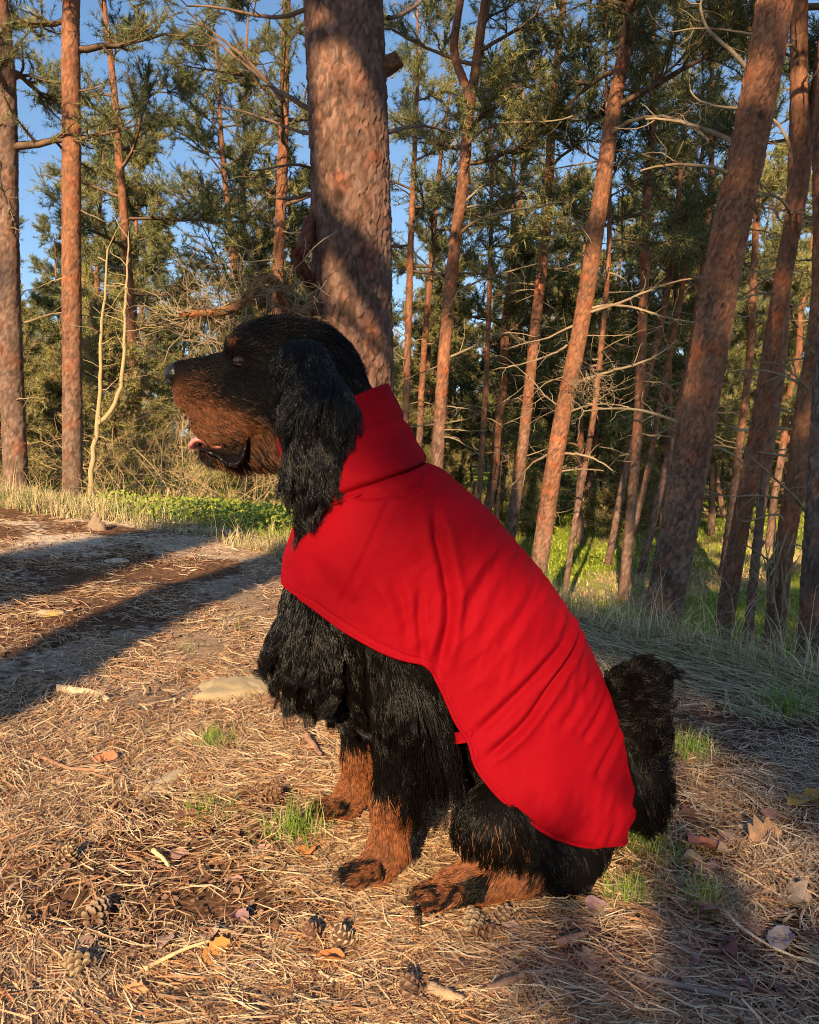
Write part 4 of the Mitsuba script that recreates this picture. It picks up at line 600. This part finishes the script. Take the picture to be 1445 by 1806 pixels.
# ---- the red coat: sections from the back line to the hem
ROWS = [(752, 818, 528, 905, 180, .120), (775, 825, 511, 950, 180, .135), (810, 852, 500, 988, 178, .146), (850, 890, 496, 1022, 160, .152), (880, 922, 540, 1062, 128, .152), (915, 960, 620, 1120, 106, .150), (950, 1000, 700, 1160, 97, .147), (990, 1055, 752, 1174, 94, .145), (1025, 1110, 778, 1215, 93, .143), (1055, 1175, 805, 1275, 93, .145), (1075, 1225, 828, 1312, 95, .150), (1093, 1275, 838, 1348, 95, .155), (1106, 1325, 865, 1388, 95, .160), (1116, 1365, 905, 1428, 95, .162), (1117, 1390, 955, 1464, 95, .158), (1113, 1404, 995, 1483, 95, .152), (1106, 1416, 1030, 1492, 95, .144), (1097, 1427, 1058, 1493, 95, .135), (1088, 1437, 1084, 1486, 95, .126)]
rows = []
for rx, ry, fx, fy, th, w in ROWS:
    th = math.radians(th); r, q = D(rx, ry, 0), D(fx, fy, -w * math.sin(th)); rows.append([r[0], r[2], q[0], q[2], th, w])
rows = np.array(rows); par = np.r_[0, np.cumsum(np.hypot(*np.diff((rows[:, :2] + rows[:, 2:4]) / 2, axis=0).T) + .01)]; NU, NV = 250, 130
pr = PchipInterpolator(par, rows)(np.linspace(0, par[-1], NU)); vv = np.linspace(0, 1, NV)
def coat_points(pr, vv, sgn):
    th = pr[:, 4:5] * vv; k = (1 - np.cos(th)) / (1 - np.cos(pr[:, 4:5])); sh = np.sin(th) ; x = pr[:, 0:1] + (pr[:, 2:3] - pr[:, 0:1]) * k; z = pr[:, 1:2] + (pr[:, 3:4] - pr[:, 1:2]) * k; return np.stack([x, YD + sgn * pr[:, 5:6] * np.sign(sh) * np.abs(sh) ** .9, z], -1)
FOLDS = [([(700, 855), (668, 925), (640, 985), (600, 1060), (585, 1095)], 5, .0018), ([(762, 880), (770, 940), (784, 1010), (785, 1060), (770, 1120), (753, 1172)], 8, .0075), ([(742, 1000), (738, 1060), (742, 1110), (736, 1165)], 6, .0035), ([(805, 1255), (842, 1222), (885, 1185), (940, 1140), (1000, 1088), (1020, 1060)], 7, .0050), ([(823, 1285), (861, 1256), (917, 1209), (958, 1163), (1010, 1110), (1030, 1085)], 6, .0062), ([(800, 1090), (818, 1040), (850, 990), (880, 960)], 9, .0030), ([(860, 1110), (900, 1060), (940, 1010)], 8, .0022),
         ([(690, 985), (715, 1050), (720, 1110)], 9, .0022), ([(690, 862), (725, 858), (756, 836)], 6, .004), ([(625, 860), (660, 866), (690, 862)], 5, .003), ([(1000, 1260), (1040, 1225), (1062, 1205)], 6, .0028), ([(1020, 1320), (1060, 1280), (1085, 1262)], 6, .0028), ([(1058, 1470), (1085, 1420), (1098, 1370)], 6, .003), ([(1010, 1475), (1040, 1410), (1060, 1350)], 8, .002), ([(1075, 1485), (1105, 1440), (1112, 1400)], 5, .003), ([(960, 1240), (1010, 1190), (1045, 1165)], 7, .0022), ([(890, 985), (915, 950), (905, 930)], 5, .002), ([(930, 1040), (955, 1015), (965, 1000)], 5, .0026), ([(965, 1105), (1000, 1070), (1012, 1050)], 6, .003), ([(640, 985), (690, 1080), (700, 1140)], 10, .0015), ([(560, 960), (600, 1010), (660, 1040)], 14, .0016)]
def wrinkle(s, p):
    d = np.zeros(len(s))
    for pts_, w, dep in FOLDS:
        c = spline(np.array([[a, b, 0] for a, b in pts_]), 400)[:, :2]; r, i = cKDTree(c).query(s); e = np.minimum(i, 399 - i) / 60.0; fade = np.clip(e, .15, 1); r2 = r / w; d += 1.35 * dep * fade * (-np.exp(-r2 ** 2) + .55 * np.exp(-((r2 - 2.1) / 1.1) ** 2))
    for ang, fl, fw, am, sd in ((-.85, .008, .045, .0042, 3), (-.6, .006, .03, .0034, 7), (-1.3, .007, .05, .0026, 5)):
        c, q = math.cos(ang), math.sin(ang); a, b = s[:, 0] * c + s[:, 1] * q, -s[:, 0] * q + s[:, 1] * c; n = fb(np.stack([a * fl, b * fw, 0 * a], -1), 1, 2, sd); msk = sst(.3, .65, fb(np.stack([s[:, 0], s[:, 1], 0 * a], -1), .007, 2, sd + 20)); d += am * (1 - 2 * np.abs(n - .5) * 2) * msk * .52 * sst(640, 860, s[:, 0] + .3 * (s[:, 1] - 900)) 
    d += .009 * (fb(np.stack([s[:, 0], s[:, 1], 0 * s[:, 0]], -1), .009, 2, 33) - .5); return d
scene['red_cloth_mat'] = two({'type': 'bumpmap', 'arbitrary': mikit.proc(lambda p, n, uv: mikit.noise(p.x * 900, p.y * 900, p.z * 900) * .5 + mikit.fbm(p.x * 60, p.y * 60, p.z * 60), 1e-3), 'scale': .0012, 'bsdf': prin((.235, .0006, .006), .8, .1)})
coat = MB()
for sg in (-1, 1):
    g0 = coat_points(pr, vv, sg); f = grid_faces(NU, NV); f = f if sg > 0 else f[:, ::-1]; V = g0.reshape(-1, 3); nn = np.array(trimesh.Trimesh(V, f, process=False).vertex_normals); nn *= np.sign(((nn * (V - [V[:, 0].mean(), YD, V[:, 2].mean()])).sum(1)).mean())
    w = wrinkle(side_px(V), V).reshape(NU, NV) * (sst(0, .06, vv) * (1 - .75 * sst(.86, .97, vv)))[None] * (1 - .8 * sst(.90, .99, np.linspace(0, 1, NU)))[:, None] - .0016 * np.exp(-((vv - .972) / .006) ** 2)[None] + .0012 * np.exp(-((vv - .988) / .008) ** 2)[None]; V = V + nn * w.reshape(-1, 1); coat.add(V, f)
    if sg < 0: nearV = V.reshape(NU, NV, 3)
    else: farV = V.reshape(NU, NV, 3)
vs, fs = coat.get(); mm_ = trimesh.Trimesh(vs, fs, process=False); mm_.merge_vertices(digits_vertex=5); scene['dog__coat'] = mikit.ply((np.array(mm_.vertices), np.array(mm_.faces)), 'red_cloth_mat', smooth=True); labels['dog__coat'] = {'label': 'bright red padded coat'}
for V in (nearV, farV):
    i0 = int(NU * .19) if V is nearV else int(NU * .19); hem = np.vstack([V[i0:, -1], V[-1, ::-1]]); part('dog__coat', 'hem', mikit.ply(tube(hem[::2] + [0, 0, .0006], .0030, 7), 'red_cloth_mat', smooth=True))
# collar
CR = np.array([[*D(754, 822)[[0, 2]], *D(527, 908)[[0, 2]], .124], [*D(748, 806)[[0, 2]], *D(514, 875)[[0, 2]], .122], [*D(726, 760)[[0, 2]], *D(497, 832)[[0, 2]], .108], [*D(705, 718)[[0, 2]], *D(488, 802)[[0, 2]], .098], [*D(684, 677)[[0, 2]], *D(482, 778)[[0, 2]], .092]])
cr = PchipInterpolator(np.linspace(0, 1, 5), CR)(np.linspace(0, 1, 60)); th = np.linspace(0, 2 * np.pi, 160, endpoint=False); k = (1 - np.cos(th)) / 2
cv = np.stack([cr[:, 0:1] + (cr[:, 2:3] - cr[:, 0:1]) * k, YD - cr[:, 4:5] * np.sin(th), cr[:, 1:2] + (cr[:, 3:4] - cr[:, 1:2]) * k], -1); c0 = cv.mean((0, 1)); out = nrm((cv - cv.mean(1, keepdims=True)) * [1, 1, .6]); u = np.linspace(0, 1, 60)[:, None, None]
cv = cv + out * (.007 * (fb(cv, 22, 2, 5)[..., None] - .5) * 2 - .008 * np.exp(-((u - .10) / .05) ** 2) + .0025 * np.exp(-((u - .26) / .10) ** 2) - .003 * np.exp(-((u - .62) / .04) ** 2)) 
inner = cv[::-1] - out[::-1] * .006; allc = np.vstack([cv.reshape(-1, 3), inner.reshape(-1, 3)]); part('dog__coat', 'collar', mikit.ply((allc, grid_faces(120, 160, True)), 'red_cloth_mat', smooth=True), 'stand up funnel collar')
# belly strap
st = spline(np.array([D(832, 1298, -.149), D(800, 1303, -.130), D(776, 1303, -.09), D(770, 1310, 0), D(776, 1303, .09), D(832, 1298, .149)]), 40); wv = np.linspace(-.0085, .0085, 5)
sv = (st[:, None] + wv[None, :, None] * np.array([.25, 0, 1.0])).reshape(-1, 3); part('dog__coat', 'belly_strap', mikit.ply((np.vstack([sv, sv + [0, -.0015, .001]]), np.vstack([grid_faces(40, 5), grid_faces(40, 5)[:, ::-1] + 200])), 'red_cloth_mat', smooth=True))
part('dog__coat', 'strap_end', mikit.ply(tube(np.array([D(768, 1287, -.14), D(777, 1298, -.142), D(786, 1309, -.14)]), [.0022, .003, .002], 6), 'red_cloth_mat', smooth=True))
# ---- face: nose, eye, lips, tongue
scene['claw_mat'] = two(prin((.03, .022, .018), .35, .4)); scene['wet_black_mat'] = two({'type': 'bumpmap', 'arbitrary': mikit.proc(lambda p, n, uv: mikit.noise(p.x * 700, p.y * 700, p.z * 700), 5e-4), 'scale': .0007, 'bsdf': prin((.010, .0095, .011), .34, .45)})
scene['lip_mat'] = two({'type': 'bumpmap', 'arbitrary': mikit.proc(lambda p, n, uv: mikit.fbm(p.x * 130, p.y * 130, p.z * 130), 8e-4), 'scale': .006, 'bsdf': prin((.006, .004, .0042), .24, .28)}); scene['tongue_mat'] = two(prin((.62, .20, .19), .35, .5)); scene['eye_mat'] = prin((.012, .006, .004), .04, .6)
def ellipsoid(c, r, sub=4, tilt=0): v = trimesh.creation.icosphere(sub); w = v.vertices * r; a = math.radians(tilt); w = np.stack([w[:, 0] * math.cos(a) - w[:, 2] * math.sin(a), w[:, 1], w[:, 0] * math.sin(a) + w[:, 2] * math.cos(a)], 1); return w + c, np.array(v.faces)
nc = D(312, 662); nv_, nf = ellipsoid(nc, [.0175, .0215, .0195], 5, -12); rel = nv_ - nc
for sg in (-1, 1):
    q = np.linalg.norm((rel - [-.004, sg * .0155, -.006]) / [.0095, .006, .0042], axis=1); nv_ = nv_ - sg * np.array([0, 1, 0]) * (.006 * np.exp(-q ** 2))[:, None]
nv_ = nv_ - np.array([-1, 0, 0]) * (.003 * np.exp(-(rel[:, 1] / .002) ** 2) * (rel[:, 0] < 0))[:, None]; scene['dog__nose'] = mikit.ply((nv_, nf), 'wet_black_mat', smooth=True); labels['dog__nose'] = {'label': 'moist black nose'}
for sg in (-1, 1): part('dog', 'eye', mikit.ply(ellipsoid(D(433, 641) + [0, sg * .0395, 0], [.0100, .0088, .0085]), 'eye_mat', smooth=True))
for sg in (-1, 1):
    lid = spline(np.array([D(424, 645) + [0, sg * .040, 0], D(431, 648) + [0, sg * .0465, 0], D(440, 649) + [0, sg * .045, 0], D(445, 645) + [0, sg * .041, 0]]), 14); part('dog', 'lower_eyelid', mikit.ply(tube(lid, [.0018] * 7 + [.0022] * 7, 7), 'lip_mat' if sg > 0 else 'tongue_dark_mat', smooth=True)) if False else part('dog', 'lower_eyelid', mikit.ply(tube(lid, .0018, 7), 'lip_mat', smooth=True))
    lp = spline(np.array([D(352, 786) + [0, sg * .014, 0], D(372, 796) + [0, sg * .023, 0], D(396, 806) + [0, sg * .030, 0], D(414, 818) + [0, sg * .036, 0], D(430, 815) + [0, sg * .040, 0], D(441, 795) + [0, sg * .042, 0], D(447, 770) + [0, sg * .042, 0]]), 40)
    part('dog', 'lower_lip', mikit.ply(tube(lp, np.interp(np.linspace(0, 1, 40), [0, .3, .6, .8, 1], [.002, .003, .0042, .003, .0012]) * (1 + .15 * np.sin(np.linspace(0, 34, 40))), 12), 'lip_mat', smooth=True), 'wet black hanging lower lip')
    q = np.linspace(0, 1, 24)[None, :, None]; topl = spline(np.array([D(350, 780) + [0, sg * .012, 0], D(385, 778) + [0, sg * .022, 0], D(420, 772) + [0, sg * .030, 0], D(448, 762) + [0, sg * .034, 0]]), 40); sheet = lp[:, None] * (1 - q) + topl[:, None] * q; sheet[..., 1] += sg * (-.012 * np.sin(np.pi * q[..., 0]) + .004 * (fb(sheet, 45, 2, 4) - .5) * 2 + .0035 * np.exp(-((sheet[..., 0] - sheet[20, 0, 0] - .25 * (sheet[..., 2] - sheet[20, 0, 2])) / .004) ** 2))
    part('dog', 'gum', mikit.ply((sheet.reshape(-1, 3), grid_faces(40, 24)), 'lip_mat', smooth=True))
tp = spline(np.array([D(395, 786), D(368, 780), D(352, 776), D(343, 781), D(340, 792)]), 24); a_ = np.linspace(0, 2 * np.pi, 18, endpoint=False); tg = nrm(np.gradient(tp, axis=0)); up_ = np.cross(tg, [0, 1.0, 0]); wd_ = np.interp(np.linspace(0, 1, 24), [0, .7, .92, 1], [.020, .021, .016, .004])
tv = (tp[:, None] + wd_[:, None, None] * np.cos(a_)[None, :, None] * np.array([0, 1.0, 0]) + .0058 * np.sin(a_)[None, :, None] * up_[:, None]).reshape(-1, 3); scene['dog__tongue'] = mikit.ply((tv, grid_faces(24, 18, True)), 'tongue_mat', smooth=True); labels['dog__tongue'] = {'label': 'tip of the pink tongue'}
for b_ in [b for b in BONES if b[7] == 'toe']:
    d_ = nrm((b_[1] - b_[0]) * [1, 1, .3]); c0_ = b_[1] + d_ * .009; part('dog', 'claw', mikit.ply(tube(np.array([c0_, c0_ + d_ * .008 + [0, 0, -.001], c0_ + d_ * .014 + [0, 0, -.006]]), [.0034, .0026, .0008], 7), 'claw_mat', smooth=True))
# ---- hair: curves rooted on the body
import shapely
from shapely.geometry import Polygon
coat_poly = Polygon([(683, 676), (718, 740), (754, 818), (850, 890), (950, 1000), (1010, 1090), (1055, 1180), (1090, 1265), (1108, 1330), (1127, 1400), (1120, 1455), (1075, 1490), (1030, 1493), (960, 1465), (890, 1412), (850, 1366), (828, 1310), (800, 1280), (775, 1215), (750, 1172), (700, 1160), (620, 1120), (540, 1060), (497, 1022), (500, 980), (514, 935), (526, 905), (500, 840), (486, 790), (560, 750), (625, 715)])
body = trimesh.Trimesh(bv, np.array(bm.faces), process=False)
# style: density per m2, length factor, lift, wave, gravity, radius, clumping, lock size
STYLE = {'skull': (150e3, 1.0, .30, .02, .1, .00032, .3, .010), 'muzzle': (230e3, 1.0, .20, .02, .05, .00028, .2, .008), 'cheek': (150e3, 1.0, .30, .03, .15, .0003, .3, .010), 'brow': (180e3, 1, .3, .02, 0, .0003, .2, .008), 'jaw': (110e3, 1, .45, .04, .3, .0003, .3, .010), 'neck': (70e3, 1, .3, .06, .3, .0004, .5, .014),
         'ear': (170e3, 1.05, .26, .13, .55, .0004, .68, .014), 'torso': (50e3, 1, .3, .1, .5, .00045, .6, .016), 'chest': (120e3, 1.0, .34, .17, .55, .00042, .84, .020), 'upper': (110e3, 1.1, .25, .07, .5, .00042, .65, .015), 'fore': (120e3, .9, .2, .05, .35, .0004, .5, .012), 'pastern': (150e3, 1, .22, .04, .3, .00034, .4, .009), 'paw': (170e3, 1, .22, .03, .1, .00032, .35, .008), 'toe': (190e3, 1, .22, .03, .1, .0003, .35, .008),
         'thigh': (80e3, .9, .3, .10, .4, .00042, .65, .016), 'shank': (90e3, .9, .3, .10, .4, .00042, .65, .016), 'foot': (130e3, 1, .22, .04, .2, .00036, .4, .010), 'rump': (70e3, 1, .32, .09, .4, .00045, .65, .016), 'tail': (100e3, 1, .4, .2, .15, .00045, .75, .016)}
gh = np.random.default_rng(404)
def grow(root, nor, nbi, Lf, M=7):
    n = len(root); flow = np.array([[b_[6][0], 0, b_[6][1]] for b_ in BONES])[nbi]; flow = nrm(flow + .55 * np.stack([fb(root, 26, 2, s) - .5 for s in (1, 2, 3)], -1) * 2); st = np.array([STYLE[b_[7]] for b_ in BONES])[nbi]; L = np.array([b_[5] for b_ in BONES])[nbi] * st[:, 1] * Lf
    t = nrm(flow - .85 * (flow * nor).sum(-1, keepdims=True) * nor); b = nrm(np.cross(t, nor)); s = np.linspace(0, 1, M)[None, :, None]; g_ = st[:, 4][:, None, None]; L_ = L[:, None, None]; gd = np.array([0, 0, -1.0])
    p = root[:, None] + L_ * (t[:, None] * s * (1 - .5 * g_ * s) + gd * (.5 * g_ * s ** 2) + nor[:, None] * st[:, 2][:, None, None] * s * (1 - .55 * s))
    ph = 9 * fb(root, 35, 2, 14)[:, None, None]; fr = np.clip(L / .028, .6, 3.4)[:, None, None]; w = st[:, 3][:, None, None] * L_ * s ** .8
    return p + w * (np.sin(6.28 * (fr * s + ph)) * b[:, None] + .7 * np.cos(6.28 * (fr * .9 * s + ph * 1.3)) * nor[:, None]), st
def feather(root, nor, nbi):
    """length factor: long fringes on the back of the legs, the chest and the ear tips"""
    s = side_px(root); what = np.array([b_[7] for b_ in BONES])[nbi]; k = np.ones(len(root))
    k = np.where(np.isin(what, ['fore', 'upper']) & (nor[:, 0] > .2), 2.9, k); k = np.where((what == 'fore') & (root[:, 2] < .16), .7, k); k = np.where(what == 'pastern', np.where(nor[:, 0] > .4, 1.9, 1.0), k)
    k = np.where(what == 'ear', np.interp(s[:, 1], [630, 700, 780, 860], [.5, .75, 1.0, 1.25]), k); k = np.where((what == 'chest') & (s[:, 1] < 1000), .6, k); k = np.where((what == 'neck'), np.interp(s[:, 1], [600, 700], [.6, 1.0]), k); k = np.where(np.isin(what, ['foot']) & (nor[:, 2] < -.1), .6, k)
    return k
def make_hair():
    fa = body.area_faces; cen = body.triangles_center; fnb = nearest_bone(cen); dens = np.array([STYLE[b_[7]][0] for b_ in BONES])[fnb]; cnt = gh.poisson(fa * dens); fi = np.repeat(np.arange(len(fa)), cnt)
    r = gh.random((len(fi), 2)); r = np.where(r.sum(1, keepdims=True) > 1, 1 - r, r); tri = body.triangles[fi]; root = tri[:, 0] + r[:, :1] * (tri[:, 1] - tri[:, 0]) + r[:, 1:] * (tri[:, 2] - tri[:, 0]); vn = np.array(body.vertex_normals)[body.faces[fi]]; nor = nrm(vn.mean(1)); nbi = fnb[fi]
    s = side_px(root); what = np.array([b_[7] for b_ in BONES])[nbi]
    inner = shapely.contains_xy(coat_poly.buffer(-14), s[:, 0], s[:, 1]); free = np.isin(what, ['ear', 'skull', 'cheek', 'muzzle', 'jaw', 'brow']) | ((what == 'tail') & (s[:, 0] > 1085)); hem = shapely.LineString([(500, 1015), (540, 1060), (620, 1120), (700, 1160), (752, 1174), (778, 1215), (805, 1275), (828, 1312), (850, 1366), (890, 1412), (960, 1465), (1030, 1493)]); near_hem = (shapely.distance(hem, shapely.points(s)) < 75) & np.isin(what, ['chest', 'upper', 'thigh', 'rump', 'shank', 'torso']) & (nor[:, 1] < .5) & (s[:, 1] > 1040); keep = (~inner | free | near_hem) & (root[:, 2] > .004) & ~((what == 'neck') & (s[:, 1] > 700) & (s[:, 0] > 600)) 
    mouth = shapely.contains_xy(Polygon([(362, 783), (395, 788), (430, 780), (446, 766), (448, 790), (436, 812), (415, 816), (385, 804)]), s[:, 0], s[:, 1]); eye = np.hypot((s[:, 0] - 433) / 11, (s[:, 1] - 642) / 6) < 1; nose = (s[:, 0] < 330) & (np.hypot(s[:, 0] - 314, s[:, 1] - 662) < 22)
    keep &= ~((mouth | eye | nose) & np.isin(what, ['muzzle', 'jaw', 'brow', 'cheek', 'skull'])); root, nor, nbi, what = root[keep], nor[keep], nbi[keep], what[keep]
    Lf = feather(root, nor, nbi); Lf = np.where(inner[keep] & np.isin(what, ['upper', 'thigh', 'rump', 'shank', 'torso']), Lf * .55, Lf); c, st = grow(root, nor, nbi, Lf * gh.uniform(.75, 1.15, len(root)))
    # locks: strands lean to the nearest of a sparser set of leading strands
    out = np.array(c); cl = st[:, 6][:, None, None]; size = st[:, 7]; lead = gh.random(len(root)) < np.clip(1.0 / (np.array([STYLE[w_][0] for w_ in what]) * size ** 2), .004, .5); lt = cKDTree(root[lead]); d_, i_ = lt.query(root); lc = c[lead][i_]; q = np.linspace(0, 1, c.shape[1])[None, :, None]; out = c + (lc - c) * (cl * q ** 1.1) + gh.normal(size=(len(c), 1, 3)) * .0016 * q
    out += gh.normal(size=out.shape) * .0004 * q; out[..., 2] = np.maximum(out[..., 2], .003)
    tan = gh.random(len(root)) < tan_mask(root, nbi); cls = np.select([what == 'ear', what == 'chest', what == 'tail', np.isin(what, ['upper', 'fore', 'pastern', 'paw', 'toe', 'thigh', 'shank', 'foot'])], ['ear_hair', 'chest_hair', 'tail_hair', 'leg_hair'], 'short_hair'); return out, st[:, 5], tan, cls
def hair_fn(base, v):
    return lambda p, n, uv: mi.Color3f(base) * (1 - v + 2 * v * mikit.noise(p.x * 160, p.y * 160, p.z * 160))
scene['black_hair_mat'] = prin(mikit.proc(hair_fn((.0030, .0022, .0019), .5)), .32, .17); scene['silky_hair_mat'] = prin(mikit.proc(hair_fn((.0030, .0021, .0018), .5)), .28, .28); scene['leg_tan_hair_mat'] = prin(mikit.proc(hair_fn((.21, .072, .027), .6)), .45, .3); scene['tan_hair_mat'] = prin(mikit.proc(hair_fn((.140, .052, .022), .6)), .45, .3)
hc, hr, htan, hcls = make_hair()
def curves(c, r, bsdf):
    n, M, _ = c.shape; taper = np.linspace(1, .25, M) ** .8; a = np.concatenate([c, (r[:, None] * taper)[..., None]], -1)
    a = np.concatenate([2 * a[:, :1] - a[:, 1:2], a, 2 * a[:, -1:] - a[:, -2:-1]], 1); a[..., 3] = np.maximum(a[..., 3], 4e-5); M += 2
    os.makedirs(meshkit.FOLDER, exist_ok=True); path = f'{meshkit.FOLDER}/hair_{len(scene)}.txt'
    block = '\n'.join(['%.5f %.5f %.5f %.6f'] * M) + '\n'; fmt = (block + '\n'); flat = a.reshape(n, -1)
    with open(path, 'w') as o:
        for i in range(0, n, 2000): o.write(fmt * len(flat[i:i + 2000]) % tuple(flat[i:i + 2000].ravel()))
    return {'type': 'bsplinecurve', 'filename': path, 'bsdf': {'type': 'ref', 'id': bsdf}}
for c_ in ['short_hair', 'ear_hair', 'chest_hair', 'leg_hair', 'tail_hair']:
    for tn in (False, True):
        k = (hcls == c_) & (htan == tn)
        if k.sum() > 20:
            kk = f'dog__{c_}' + ('__001' if tn else ''); scene[kk] = curves(hc[k], hr[k], ('leg_tan_hair_mat' if c_ == 'leg_hair' else 'tan_hair_mat') if tn else ('silky_hair_mat' if c_ in ('ear_hair', 'chest_hair') else 'black_hair_mat'))
    labels[f'dog__{c_}'] = {'kind': 'stuff'}
